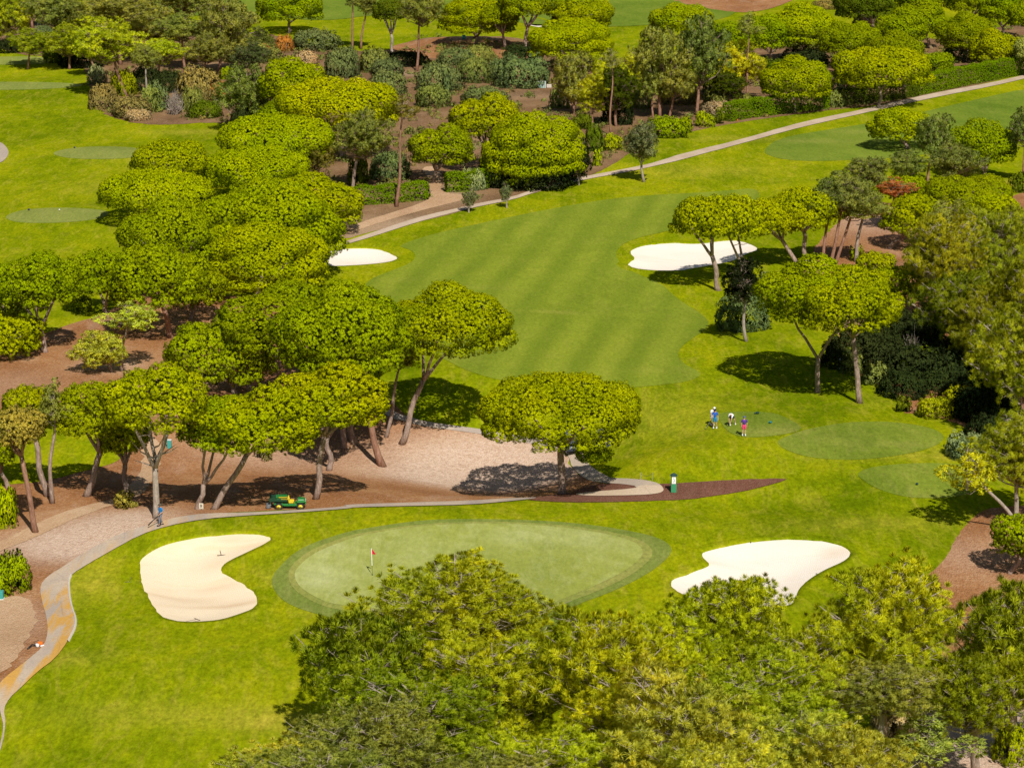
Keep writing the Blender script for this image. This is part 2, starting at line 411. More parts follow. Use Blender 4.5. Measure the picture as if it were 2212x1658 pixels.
sheet('scrub_soil', SCRUB,
      .03, M['scrub'], 2.2, [(1150, 208, 8, 5, .3), (870, 500, 9, 5, .9), (900, 480, 9, 5, .8), (800, 510, 6, 5, .9), (960, 420, 4, 8, 1), (1040, 310, 5, 5, .5), (880, 160, 4, 4, .9), (470, 140, 6, 3, .6), (1640, 180, 6, 6, .4)], jag=.25)
sheet('far_mulch', [(835, 102), (900, 88), (960, 79), (1060, 88), (1130, 90), (1190, 105), (1150, 130), (1000, 128), (870, 125)], .07, M['mulch'], 2.5, jag=.2)
sheet('far_mulch_right', [(1420, -30), (1440, 0), (1540, 22), (1620, 30), (1700, 10), (1760, -30)], .07, M['mulch'], 3, jag=.2)
sheet('forest_soil', [(1745, 560), (1730, 600), (1790, 640), (1800, 700), (1822, 742), (1860, 760), (1840, 800), (1900, 830), (1960, 870), (1950, 895), (2060, 905), (2120, 950), (2300, 960), (2300, 420), (2240, 400), (2180, 430), (2000, 470), (1900, 430), (1860, 455), (1820, 470), (1770, 520)], .03, M['mulch'], 2.0,
      [(1880, 480, 6, 10, .5), (1810, 700, 3, 6, .5)], jag=.25)
sheet('mulch_bank', [(2300, 1085), (2212, 1092), (2140, 1096), (2105, 1112), (2071, 1153), (2058, 1175), (2047, 1201), (2020, 1230), (1993, 1248), (2005, 1290), (2037, 1325), (2040, 1400), (2000, 1500), (1900, 1560), (1850, 1640), (1840, 1760), (2400, 1760), (2400, 1085)], .03, M['mulch'], 1.8,
      [(2150, 1590, 5, 5, 1), (2100, 1200, 4, 5, .35), (2100, 1640, 5, 4, .9), (2180, 1560, 4, 4, 1)], jag=.12)

# fairways, tees, greens
fw = sheet('fairway', [(856, 531), (935, 505), (1072, 475), (1174, 454), (1310, 430), (1413, 421), (1480, 418), (1570, 412), (1640, 405), (1640, 440), (1520, 478), (1440, 500), (1370, 515), (1333, 535), (1330, 560), (1365, 588), (1430, 612), (1460, 644),
      (1521, 681), (1537, 705), (1480, 740), (1461, 765), (1478, 787), (1518, 806), (1500, 820), (1460, 828), (1379, 836), (1310, 840), (1240, 838), (1116, 828), (1024, 808), (942, 767), (900, 735), (850, 690), (800, 650), (784, 622), (798, 603),
      (850, 583), (893, 566), (899, 548), (880, 537)], .025, M['fairway'], 1.6, [(1200, 675, 2.5, .8, .7), (1030, 620, 5, 1.0, .35), (900, 605, 4, .8, .35), (1420, 800, 4, 1.5, .3), (960, 770, 4, 3, .3)])
sheet('upper_fairway', T(3, (550, 960), (600, 905), (700, 865), (900, 830), (1200, 785), (1450, 735), (1640, 690), (1900, 630), (2300, 540), (2400, 700), (2200, 780), (1900, 900), (1700, 960), (1400, 1000), (900, 1022), (700, 1012), (600, 990)), .025, M['fairway2'], 2.2, [(1750, 305, 7, 2, .4), (1850, 285, 6, 2, .3)])
sheet('far_fairway', [(300, -60), (330, 8), (350, 26), (430, 36), (560, 33), (700, 48), (820, 30), (1000, 40), (1130, 52), (1300, 60), (1450, 52), (1600, 40), (1640, -60)], .06, M['fairway2'], 4)
for nm, pts, mt in (
    ('tee', T(6, (258, 1060), (350, 1048), (600, 1050), (700, 1085), (820, 1155), (700, 1192), (480, 1215), (370, 1200), (300, 1150)), 'tee'),
    ('tee', T(6, (628, 1240), (700, 1205), (800, 1165), (1050, 1118), (1250, 1110), (1400, 1115), (1600, 1145), (1712, 1200), (1650, 1270), (1400, 1330), (1100, 1357), (850, 1340), (700, 1295)), 'tee'),
    ('tee', T(6, (1138, 1440), (1230, 1398), (1450, 1375), (1700, 1373), (1860, 1390), (2000, 1450), (1930, 1540), (1800, 1585), (1650, 1597), (1450, 1590), (1280, 1540), (1180, 1480)), 'tee'),
    ('tee', T(1, (-200, 362), (150, 358), (280, 362), (350, 385), (300, 405), (150, 410), (-200, 410)), 'lefttee'),
    ('tee', T(1, (-200, 520), (300, 519), (560, 535), (450, 555), (200, 568), (-200, 572)), 'lefttee'),
    ('tee', T(1, (325, 968), (400, 945), (520, 930), (700, 926), (880, 935), (900, 970), (840, 1000), (650, 1008), (480, 1005), (370, 990)), 'lefttee'),
    ('tee', T(1, (20, 1375), (90, 1340), (200, 1320), (400, 1312), (600, 1322), (705, 1340), (650, 1380), (500, 1402), (300, 1412), (100, 1408)), 'lefttee')):
    sheet(nm, pts, .025, M[mt], 1.5, [(1680, 930, 2.5, 1.5, .6), (2000, 1080, 4, 1.5, .3), (1800, 945, 4, .8, .3), (1900, 960, 4, .8, .3)])
collar = T(7, (2202, 162), (1900, 262), (1750, 400), (1708, 480), (1760, 580), (1870, 645), (2060, 700)) + [(780, 1350), (900, 1390), (1050, 1395), (1200, 1360)] + T(8, (1480, 632), (1700, 560), (1950, 440), (2080, 340), (2118, 280), (2080, 228), (1950, 178), (1600, 118), (1200, 88), (650, 83), (400, 108), (200, 140))
ring = T(7, (2202, 190), (1960, 280), (1850, 370), (1815, 440), (1850, 530), (1970, 605), (2080, 650)) + [(790, 1325), (900, 1360), (1050, 1365), (1170, 1335)] + T(8, (1430, 620), (1650, 540), (1860, 440), (1970, 350), (1995, 295), (1960, 240), (1830, 185), (1500, 130), (1100, 102), (700, 104), (400, 132), (150, 175))
green = T(7, (2202, 215), (1995, 295), (1890, 380), (1855, 440), (1890, 515), (2000, 585), (2110, 630)) + [(800, 1310), (900, 1340), (1050, 1345), (1160, 1320)] + T(8, (1400, 600), (1600, 520), (1790, 430), (1905, 350), (1935, 295), (1900, 245), (1780, 195), (1480, 143), (1100, 114), (700, 116), (400, 145), (150, 190))
sheet('collar', collar, .025, M['collar'], 1.5)
sheet('worn_ring', ring, .04, M['ring'], 1.5)
sheet('putting_green', green, .055, M['green'], 1.5, [(700, 1250, 3, 4, .7), (690, 1180, 3, 2, .5), (1180, 1150, 3, 3, .35), (1290, 1170, 3, 3, .35), (1100, 1160, 2, 2, .4), (900, 1200, 4, 5, .25)])

# bunkers with a raised turf lip
BUNKERS = []
def bunker(name, pts, mat, dry=(), it=2):
    w = world_contour(pts, it, .05, .5); BUNKERS.append(np.array(w))
    o = drape(name, w, .03, mat, .8, dry, None, .38); o['kind'] = 'structure'
    ribbon('bunker_lip', w, -.10, 1.7, -.06, .12, M['rough'], o)
    return o
bunker('bunker', T(7, (873, 380), (895, 325), (1000, 262), (1100, 230), (1250, 200), (1450, 182), (1640, 176), (1728, 205), (1700, 240), (1560, 305), (1440, 362), (1400, 400), (1425, 440), (1520, 480), (1600, 540), (1643, 595), (1620, 655), (1500, 700), (1380, 735), (1200, 745), (1080, 732), (1005, 700), (965, 640), (925, 575), (890, 500)), M['sand'],
       [(455, 1300, 4, .5, .55), (415, 1290, 2.5, .4, .4), (370, 1285, 3, .3, .5), (500, 1160, 1.5, .8, .45), (470, 1265, 2, .6, .5), (510, 1300, 2, .6, .4)])
bunker('bunker', T(9, (150, 318), (165, 295), (250, 272), (400, 240), (560, 222), (720, 212), (900, 220), (1050, 250), (1118, 295), (1090, 350), (950, 410), (850, 470), (785, 530), (755, 600), (730, 640), (600, 650), (400, 640), (150, 620)) + T(8, (2202, 580), (2130, 548), (2090, 500), (2115, 462), (2202, 440)) + T(9, (100, 420), (195, 388), (205, 370)), M['sandwhite'],
       [(1460 + 1000 * .3415, 1190, 1.2, 1.0, .8), (1720, 1175, 4, 1, .2)])
bunker('bunker', [(690, 548), (720, 540), (750, 537), (815, 537), (846, 548), (864, 558), (845, 568), (771, 575), (700, 577), (680, 565)], M['sandwhite'])
bunker('bunker', T(5, (1838, 45), (1868, 18), (1950, -5)) + T(3, (0, 1535), (60, 1543), (160, 1543), (280, 1525), (400, 1520), (500, 1555), (530, 1585), (470, 1600)) + T(6, (400, 80), (350, 105), (200, 132), (60, 155)) + T(5, (2202, 160), (2050, 163), (1900, 155), (1825, 130), (1845, 100), (1880, 85)), M['sandwhite'])
bunker('bunker', T(2, (1100, 125), (1150, 110), (1230, 108), (1310, 130), (1345, 155), (1320, 182), (1200, 165)), M['sandwhite'])

gv = np.empty(len(ground.data.vertices) * 3, np.float32); ground.data.vertices.foreach_get('co', gv); gv = gv.reshape(-1, 3)
for P in BUNKERS:
    a0, a1 = P.min(0), P.max(0)
    idx = np.where((gv[:, 0] > a0[0]) & (gv[:, 0] < a1[0]) & (gv[:, 1] > a0[1]) & (gv[:, 1] < a1[1]))[0]
    gx, gy = gv[idx, 0], gv[idx, 1]; ins = np.zeros(len(idx), bool)
    for i in range(len(P)):
        a, b = P[i], P[(i + 1) % len(P)]; c = ((a[1] > gy) != (b[1] > gy))
        ins ^= c & (gx < (b[0] - a[0]) * (gy - a[1]) / (b[1] - a[1] + 1e-12) + a[0])
    gv[idx[ins], 2] -= .55
ground.data.vertices.foreach_set('co', gv.ravel()); ground.data.update()
# cart paths
p1L = T(7, (0, 1520), (25, 1400), (5, 1320), (-15, 1240), (-20, 1150), (30, 1090), (150, 1000), (280, 890), (305, 800), (293, 700), (270, 630), (252, 530), (270, 480), (330, 430), (400, 390), (500, 320), (700, 205), (850, 150), (990, 112), (1120, 75), (1300, 52), (1560, 48), (1900, 30), (2202, 8)) + T(5, (30, 1640), (400, 1628), (820, 1615), (1060, 1600), (1250, 1592))
p1R = T(7, (-30, 1640), (20, 1500), (37, 1370), (22, 1290), (60, 1220), (120, 1165), (240, 1050), (350, 970), (430, 860), (492, 740), (445, 620), (432, 480), (450, 440), (560, 370), (700, 290), (880, 190), (1050, 133), (1290, 87), (1560, 66), (1900, 45), (2202, 22)) + T(5, (100, 1656), (450, 1648), (830, 1640), (1060, 1620), (1250, 1600))
o = sheet('cart_path', p1L + p1R[::-1], .08, M['path'], .8, [(120, 1300, 4, 6, 1), (110, 1370, 4, 8, 1), (60, 1440, 5, 4, .7), (30, 1470, 3, 3, .5), (350, 1125, 3, 3, .5), (250, 1185, 3, 3, .3), (160, 1230, 3, 2, .3)], it=1)
M['kerb'] = plain('pale_concrete', (.62, .54, .46), .9)
for edge, a, b in ((p1R[8:13], 0, 0),):
    w = [tuple(gp(*p)[:2]) for p in chaikin(edge, 2, False)]
    ribbon('kerb', w, -.09, .09, .09, .15, M['kerb'], o, closed=False)
p2L = [(800, 880), (850, 905)] + T(5, (340, 1095), (420, 1110), (520, 1140), (700, 1165), (885, 1190), (1000, 1210), (1200, 1250), (1350, 1275), (1440, 1300), (1470, 1360), (1475, 1395), (1560, 1478), (1640, 1500), (1870, 1515), (1890, 1535), (1960, 1550), (2055, 1550))
p2R = [(815, 865), (858, 893)] + T(5, (370, 1060), (440, 1082), (560, 1115), (720, 1138), (890, 1160), (1020, 1182), (1220, 1215), (1400, 1235), (1530, 1275), (1560, 1340), (1600, 1400), (1700, 1460), (1730, 1472), (1900, 1478), (2000, 1495), (2045, 1515), (2062, 1545))
sheet('cart_path', p2L + p2R[::-1], .08, M['path'], .9, it=1)
sheet('red_mulch_bed', T(6, (720, 1468), (300, 1484), (0, 1503)) + T(5, (2150, 1505), (2030, 1505), (1900, 1500), (1600, 1510), (1450, 1570), (1150, 1598), (1300, 1618), (1600, 1625), (2202, 1606)) + T(6, (0, 1606), (100, 1603), (400, 1560), (650, 1500)), .055, M['redmulch'], 1.2, jag=.05, it=1)
sheet('path_apron', T(5, (1478, 1575), (1600, 1560), (1890, 1537), (1900, 1522), (1960, 1518), (2040, 1520), (2064, 1548), (2040, 1567), (1960, 1578), (1760, 1584), (1600, 1586)), .1, M['lightpath'], .9, it=1)
p3L = [(2300, 140), (2212, 163)] + T(3, (2000, 525), (1700, 578), (1500, 620), (1200, 692), (900, 752), (700, 800), (400, 888), (0, 985)) + T(2, (2100, 1000), (1960, 1042), (1860, 1062), (1560, 1118), (1460, 1142), (1260, 1192), (1100, 1250), (900, 1285), (790, 1312), (570, 1360), (400, 1410), (200, 1480), (50, 1528), (-60, 1560)) + [(690, 550)]
p3R = [(2300, 148), (2212, 171)] + T(3, (2000, 548), (1700, 605), (1500, 648), (1200, 716), (900, 782), (700, 830), (400, 915), (0, 1022)) + T(2, (2100, 1030), (1960, 1062), (1860, 1084), (1560, 1138), (1460, 1162), (1260, 1214), (1100, 1268), (900, 1306), (790, 1332), (570, 1388), (400, 1440), (200, 1505), (50, 1548), (-60, 1590)) + [(690, 560)]
M['sandpath'] = path_mat('sandy_cart_path', (.50, .38, .27), (.60, .47, .35), (.6, .4, .2), .2)
sheet('cart_path', p3L + p3R[::-1], .08, M['sandpath'], 1.5, it=1)
DROAD = T(2, (-40, 1500), (60, 1440), (200, 1390), (360, 1340), (520, 1290), (590, 1250), (580, 1180), (560, 1100), (520, 1060), (620, 1050), (660, 1120), (650, 1200), (720, 1230), (900, 1240), (700, 1290), (500, 1340), (300, 1400), (100, 1465), (-40, 1530))
sheet('dirt_road', DROAD, .06, M['dirt'], 1.6, jag=.2)
sheet('cart_path', [(-60, 300), (0, 306), (14, 318), (20, 330), (14, 343), (0, 354), (-60, 362)], .08, M['path'], 1.5)

# ------------------------------------------------------------------ foliage meshes
def nz(a): return a / (np.linalg.norm(a, axis=1, keepdims=True) + 1e-9)
def leafmesh(name, P, N, Tn, L, W, SN, vv, mat='leaf'):
    n = len(P); N = nz(N); Tn = nz(Tn - N * (Tn * N).sum(1, keepdims=True)); B = np.cross(N, Tn)
    L = L[:, None] * .5; W = W[:, None] * .5
    V = np.stack([P - Tn * L, P - B * W + Tn * L * .15, P + Tn * L, P + B * W + Tn * L * .15], 1).reshape(-1, 3)
    me = bpy.data.meshes.new(name); me.vertices.add(4 * n); me.loops.add(4 * n); me.polygons.add(n)
    me.vertices.foreach_set('co', V.astype(np.float32).ravel())
    me.loops.foreach_set('vertex_index', np.arange(4 * n, dtype=np.int32))
    me.polygons.foreach_set('loop_start', np.arange(0, 4 * n, 4, dtype=np.int32))
    at = me.attributes.new('nrm', 'FLOAT_VECTOR', 'POINT'); at.data.foreach_set('vector', np.repeat(nz(SN), 4, 0).astype(np.float32).ravel())
    set_attr(me, 'v', np.repeat(np.clip(vv, 0, 1), 4))
    me.update(); me.materials.append(M[mat]); return me

def sphere_dirs(rng, n):
    i = np.arange(n) + .5; ph = np.arccos(1 - 2 * i / n); th = math.pi * (1 + 5 ** .5) * i + rng.random() * 6
    d = np.column_stack([np.cos(th) * np.sin(ph), np.sin(th) * np.sin(ph), np.cos(ph)])
    return nz(d + rng.normal(0, .35 / math.sqrt(n) * 3, (n, 3)))

def lobes_surface(rng, lobes, sp, zmin):
    C = np.array([l[0] for l in lobes]); Rr = np.array([l[1] for l in lobes])
    P = []; N = []
    for i in range(len(C)):
        a, b = Rr[i, 0], Rr[i, 2]
        n = max(12, int(4 * math.pi * a * (a + b) / 2 / sp ** 2))
        d = sphere_dirs(rng, n); d = d[d[:, 2] > zmin]
        p = C[i] + d * Rr[i]
        inside = np.zeros(len(p), bool)
        for j in range(len(C)):
            if j != i: inside |= (((p - C[j]) / Rr[j]) ** 2).sum(1) < .80
        k = ~inside; P.append(p[k]); N.append(nz(d[k] / Rr[i] * a))
    return np.concatenate(P), np.concatenate(N)

def puffs(name, rng, P, N, pr, K, L, W, spread=.75, center=.6, flat_=1.0):
    m = len(P); P = P + N * rng.normal(0, pr * .55, (m, 1)); pv = rng.random(m)
    Pk = np.repeat(P, K, 0); Nk = np.repeat(N, K, 0); n = m * K
    d = nz(Nk * .85 + rng.normal(0, spread, (n, 3))); pr_ = pr * np.repeat(rng.uniform(.5, 1.5, m), K)
    pos = Pk + d * np.array([1, 1, flat_]) * (pr_ * (center + (1 - center) * rng.random(n)))[:, None]
    nor = d + rng.normal(0, .55, (n, 3)); tan = d * .5 + rng.normal(0, .7, (n, 3))
    sn = d * .45 + Nk * .8 + rng.normal(0, .14, (n, 3)) + np.array([0, 0, .12])
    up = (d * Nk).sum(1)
    v = .14 + .38 * np.clip(up, 0, 1) + .20 * np.repeat(pv, K) + .22 * Nk[:, 2] + rng.normal(0, .12, n)  # leaf tone: lighter outer tips, undersides darkened as shade painted into the colour
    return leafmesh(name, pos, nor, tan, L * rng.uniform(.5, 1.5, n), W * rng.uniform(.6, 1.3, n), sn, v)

def stone_mesh(Rr, H, seed):
    rng = np.random.default_rng(seed); a = float(np.clip(.29 * Rr, .95, 1.9))
    cs = []; tries = 0
    while tries < 1500:
        tries += 1
        r = math.sqrt(rng.random()) * (Rr - a * .85); t = rng.random() * 6.283
        x, y = r * math.cos(t), r * math.sin(t)
        if all((x - q[0]) ** 2 + (y - q[1]) ** 2 > (a * .92) ** 2 for q in cs): cs.append((x, y, r))
    lobes = []; cs = [c for c in cs if c[2] < .55 * Rr or rng.random() < .86]
    for x, y, r in cs:
        z = (H - a * .72) * max(0, 1 - (r / Rr) ** 2) ** .62 * rng.uniform(.78, 1.14) + a * .05
        k = a * rng.uniform(.72, 1.3); lobes.append(((x * rng.uniform(.94, 1.06), y, z), (k, k, k * .68)))
    nr = max(6, int(2 * math.pi * (Rr - a * .8) / (a * .95)))
    for i in range(nr):
        t = (i + rng.uniform(-.3, .3)) * 6.283 / nr; q = (Rr - a * rng.uniform(.4, .8)) * rng.uniform(.92, 1.04); k = a * rng.uniform(.38, .8)
        lobes.append(((q * math.cos(t), q * math.sin(t), rng.uniform(-.12, .3) * a), (k, k, k * rng.uniform(.5, .65))))
    for i in range(nr):
        t = (i + .5 + rng.uniform(-.3, .3)) * 6.283 / nr; q = (Rr - a * rng.uniform(.8, 1.05)); k = a * rng.uniform(.7, .95)
        lobes.append(((q * math.cos(t), q * math.sin(t), H * rng.uniform(.20, .34)), (k, k, k * .66)))
    P, N = lobes_surface(rng, lobes, .33, -.5)
    inner = [(tuple(np.array(c) * .93 - np.array([0, 0, .25])), tuple(np.array(r) * .72)) for c, r in lobes]
    P2, N2 = lobes_surface(rng, inner, .75, -.8)
    lo = rng.random(len(P2)) < .8
    P = np.concatenate([P, P2[lo]]); N = np.concatenate([N, N2[lo]])
    return puffs('crown', rng, P, N, .22, 34, .18, .066, spread=.7, flat_=.8)

def needles(name, rng, P, N, K, L, W, spread, upb=.15):
    m = len(P); pv = rng.random(m); n = m * K
    Nk = np.repeat(N, K, 0)
    d = nz(Nk * .7 + rng.normal(0, spread, (n, 3)) + np.array([0, 0, upb]))
    ll = L * rng.uniform(.7, 1.15, n)
    off = np.repeat(rng.uniform(0, .35, m), K) * 0 + .15
    pos = np.repeat(P, K, 0) + d * (ll * (.5 + off))[:, None]
    nor = np.cross(d, rng.normal(0, 1, (n, 3)))
    nor *= np.sign((nor * (Nk + np.array([0, -.2, .6]))).sum(1, keepdims=True) + 1e-6)
    sn = d * .45 + Nk * .55 + nz(nor) * .15 + np.array([0, 0, .3])
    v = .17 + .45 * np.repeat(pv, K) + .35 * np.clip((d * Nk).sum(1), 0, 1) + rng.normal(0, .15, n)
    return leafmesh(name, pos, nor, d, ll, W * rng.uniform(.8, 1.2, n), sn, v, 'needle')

def loose_lobes(rng, Rr, Hv, n, a0, a1, bias=.45, flat_=.6, rag=False):
    out = []; f1, f2, f3 = rng.uniform(0, 6, 3)
    tries = 0
    while len(out) < n and tries < 4000:
        tries += 1
        d = rng.normal(0, 1, 3); d /= np.linalg.norm(d); r = rng.random() ** bias
        a = rng.uniform(a0, a1)
        if rag: r *= .86 + .2 * math.sin(3 * d[0] + f1) * math.sin(3.5 * d[1] + f2) + .16 * math.sin(6 * d[2] + 5 * d[0] + f3)
        p = d * r * np.array([Rr - a * .7, Rr - a * .7, Hv - a * .5])
        if p[2] < -.55 * Hv and rng.random() < .5: continue
        if all(np.linalg.norm((p - q[0]) * np.array([1, 1, 1.4])) > a * .95 for q in out): out.append((p, (a, a, a * flat_)))
    return out
def branch_mesh(rng, lobes, Hv, rad, depth=1.0, k=None, twig=True, mat=None):
    b = MB()
    for i, (c, r) in enumerate(lobes[:k] if k else lobes):
        z0 = max(-Hv * .95, min(c[2] - (abs(c[0]) + abs(c[1])) * .45, Hv * .6)); s = Vector((0, 0, z0)); e = Vector(c)
        m = s.lerp(e, .5) + Vector((rng.uniform(-.3, .3), rng.uniform(-.3, .3), -.25))
        rr = rad * rng.uniform(.7, 1.2)
        b.tube([s, m, e, e + (e - m) * .35], [rr, rr * .7, rr * .4, rr * .12], 5, False)
        if twig:
            for _ in range(5):
                d = Vector(rng.normal(0, 1, 3)).normalized(); d.z = abs(d.z) * .5
                q = e.lerp(m, rng.random() * .6)
                b.tube([q, q + d * r[0] * .6 + Vector((0, 0, .1)), q + d * r[0] * 1.3 + Vector((0, 0, rng.uniform(-.1, .3)))], [rr * .35, rr * .22, .008], 4, False)
    b.tube([(0, 0, -Hv * .5), (0.1, 0, 0), (0, .1, Hv * .8)], [rad * 2.0, rad * 1.4, rad * .3], 6, False)
    return b.mesh('branches', mat or M['bark'])

STONE = {}
for i, r in enumerate((2.8, 4.0, 5.2, 6.5, 8.2)):
    for j, q in enumerate((.42, .58, .8)):
        STONE[(r, q)] = [(stone_mesh(r, r * q, 100 + i * 10 + j), r, r * q)]
LOOSE = {}
for i, (r, h, n) in enumerate([(2.0, 2.3, 36), (3.2, 3.0, 80), (4.4, 3.4, 120), (3.0, 4.8, 95)]):
    L_ = []
    for j in range(2):
        rng = np.random.default_rng(300 + i * 10 + j); lb = loose_lobes(rng, r, h, n, .42, .85, .42, .6, True)
        P, N = lobes_surface(rng, lb, .42, -.6)
        P = P + N * rng.normal(0, .16, (len(P), 1))
        k = rng.random(len(P)) < .72; P, N = P[k], N[k]
        L_.append((needles('crown', rng, P, N, 34, .34, .065, .75), r, h, branch_mesh(rng, lb, h, .07)))
    LOOSE[(r, h)] = L_
SPARSE = []
for j in range(2):
    rng = np.random.default_rng(350 + j); lb = loose_lobes(rng, 2.2, 2.6, 13, .5, .85)
    P, N = lobes_surface(rng, lb, .40, -.7); k = rng.random(len(P)) < .6; P, N = P[k], N[k]
    SPARSE.append((needles('crown', rng, P, N, 26, .30, .07, .8), 2.2, 2.6, branch_mesh(rng, lb, 2.6, .06, mat=M['greybark'])))
FORE = []
for j, (r, h, n) in enumerate([(5.6, 4.6, 190), (5.0, 4.2, 160), (4.4, 3.6, 125), (6.2, 4.4, 215)]):
    rng = np.random.default_rng(400 + j); lb = loose_lobes(rng, r, h, n, .5, .95, .42, .6, True)
    P, N = lobes_surface(rng, lb, .50, -.6)
    P = P + N * rng.normal(0, .22, (len(P), 1)); k = rng.random(len(P)) < .72; P, N = P[k], N[k]
    FORE.append((needles('crown', rng, P, N, 92, .40, .027, .5, .35), r, h, branch_mesh(rng, lb, h, .10, mat=M['greybark'])))
BUSH = {}
for i, (r, h) in enumerate([(1.0, .9), (1.7, 1.4), (2.6, 2.0)]):
    L_ = []
    for j in range(2):
        rng = np.random.default_rng(500 + i * 10 + j); lobes = []
        for _ in range(int(7 + 5 * i)):
            t = rng.random() * 6.28; q = math.sqrt(rng.random()) * r * .62; a = r * rng.uniform(.3, .48)
            lobes.append(((q * math.cos(t), q * math.sin(t), (h - a) * math.sqrt(max(0, 1 - (q / r) ** 2)) * rng.uniform(.5, 1.05)), (a, a, a * .95)))
        P, N = lobes_surface(rng, lobes, .36, -.8); P = P[:]; k = P[:, 2] > -.1; P, N = P[k], N[k]
        L_.append((puffs('bush', rng, P, N, .28, 26, .20, .10, .9), r, h))
    BUSH[r] = L_
TWIGB = []
for j in range(2):
    rng = np.random.default_rng(560 + j); b = MB()
    for _ in range(90):
        d = Vector(rng.normal(0, 1, 3)).normalized(); d.z = abs(d.z) * 1.1 + .15; d.normalize(); L1 = rng.uniform(.5, 1.0)
        p0 = Vector((rng.uniform(-.3, .3), rng.uniform(-.3, .3), 0)); p1 = p0 + d * L1; p2 = p1 + (d + Vector(rng.normal(0, .4, 3))).normalized() * .5
        b.tube([p0, p1, p2], [.035, .025, .008], 4, False)
        for _ in range(2):
            q = p1 + Vector(rng.normal(0, .35, 3)); b.tube([p1, q], [.02, .007], 3, False)
    TWIGB.append(b.mesh('twig_bush', M['greybark']))

# tints used as object colour; 'dk' holds dark leaves and painted understory shade
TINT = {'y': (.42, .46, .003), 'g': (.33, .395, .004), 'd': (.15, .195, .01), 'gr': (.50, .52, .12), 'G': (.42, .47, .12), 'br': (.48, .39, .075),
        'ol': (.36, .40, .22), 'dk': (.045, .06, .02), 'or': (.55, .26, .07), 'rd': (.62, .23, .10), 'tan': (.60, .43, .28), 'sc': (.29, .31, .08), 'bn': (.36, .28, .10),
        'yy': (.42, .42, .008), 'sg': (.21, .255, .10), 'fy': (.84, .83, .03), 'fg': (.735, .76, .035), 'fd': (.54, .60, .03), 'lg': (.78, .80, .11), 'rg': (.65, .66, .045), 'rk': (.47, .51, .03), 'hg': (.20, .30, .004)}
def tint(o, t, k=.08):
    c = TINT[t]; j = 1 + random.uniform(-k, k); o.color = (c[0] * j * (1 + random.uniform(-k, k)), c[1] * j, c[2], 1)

G_S = 'umbrella pines on the golf course'; G_L = 'maritime pines on the golf course'; G_F = 'maritime pines in the foreground'; G_B = 'bushes on the golf course'

def geom(bx, by, xl, xr, yt, yb, dome):
    p = gp(bx, by); s = scale_at(p); R = (xr - xl) / 2 / s * (1.03 if dome else 1.12); cx = ((xl + xr) / 2 - bx) / s
    t = (by - CY) / FOC; sp = SP + t * CP; cp = math.sqrt(1 - sp * sp)
    if dome:
        zr = ((by - yb) / s + R * sp * .8) / cp
        top = (by - yt) / s - zr * cp
        H = math.sqrt(max(.2, top * top - (R * sp) ** 2)) / cp if top > R * sp else .3 * R
        H = min(max(H, .42 * R), .9 * R); zr += .01 * R
        if R * sp * 1.02 > top - .1: zr -= 0
        return p, s, R, cx, max(zr, 1.2), H
    zc = (by - (yt + yb) / 2) / s / cp; hh = (yb - yt) / 2 / s
    Hv = math.sqrt(max((.45 * R) ** 2, hh * hh - (R * sp) ** 2)) / cp
    return p, s, R, cx, max(zc, Hv * .6), Hv

def wiggle(a, b, n, amp, rng):
    out = []
    ph = rng.random() * 6; ax = rng.uniform(-1, 1, 2)
    for i in range(n + 1):
        t = i / n; q = a.lerp(b, t); k = math.sin(t * math.pi * 1.0) * amp * math.sin(t * 5 + ph)
        out.append(q + Vector((ax[0] * k + rng.uniform(-.04, .04) * amp, ax[1] * k, 0)))
    out[0] = a; out[-1] = b
    return out

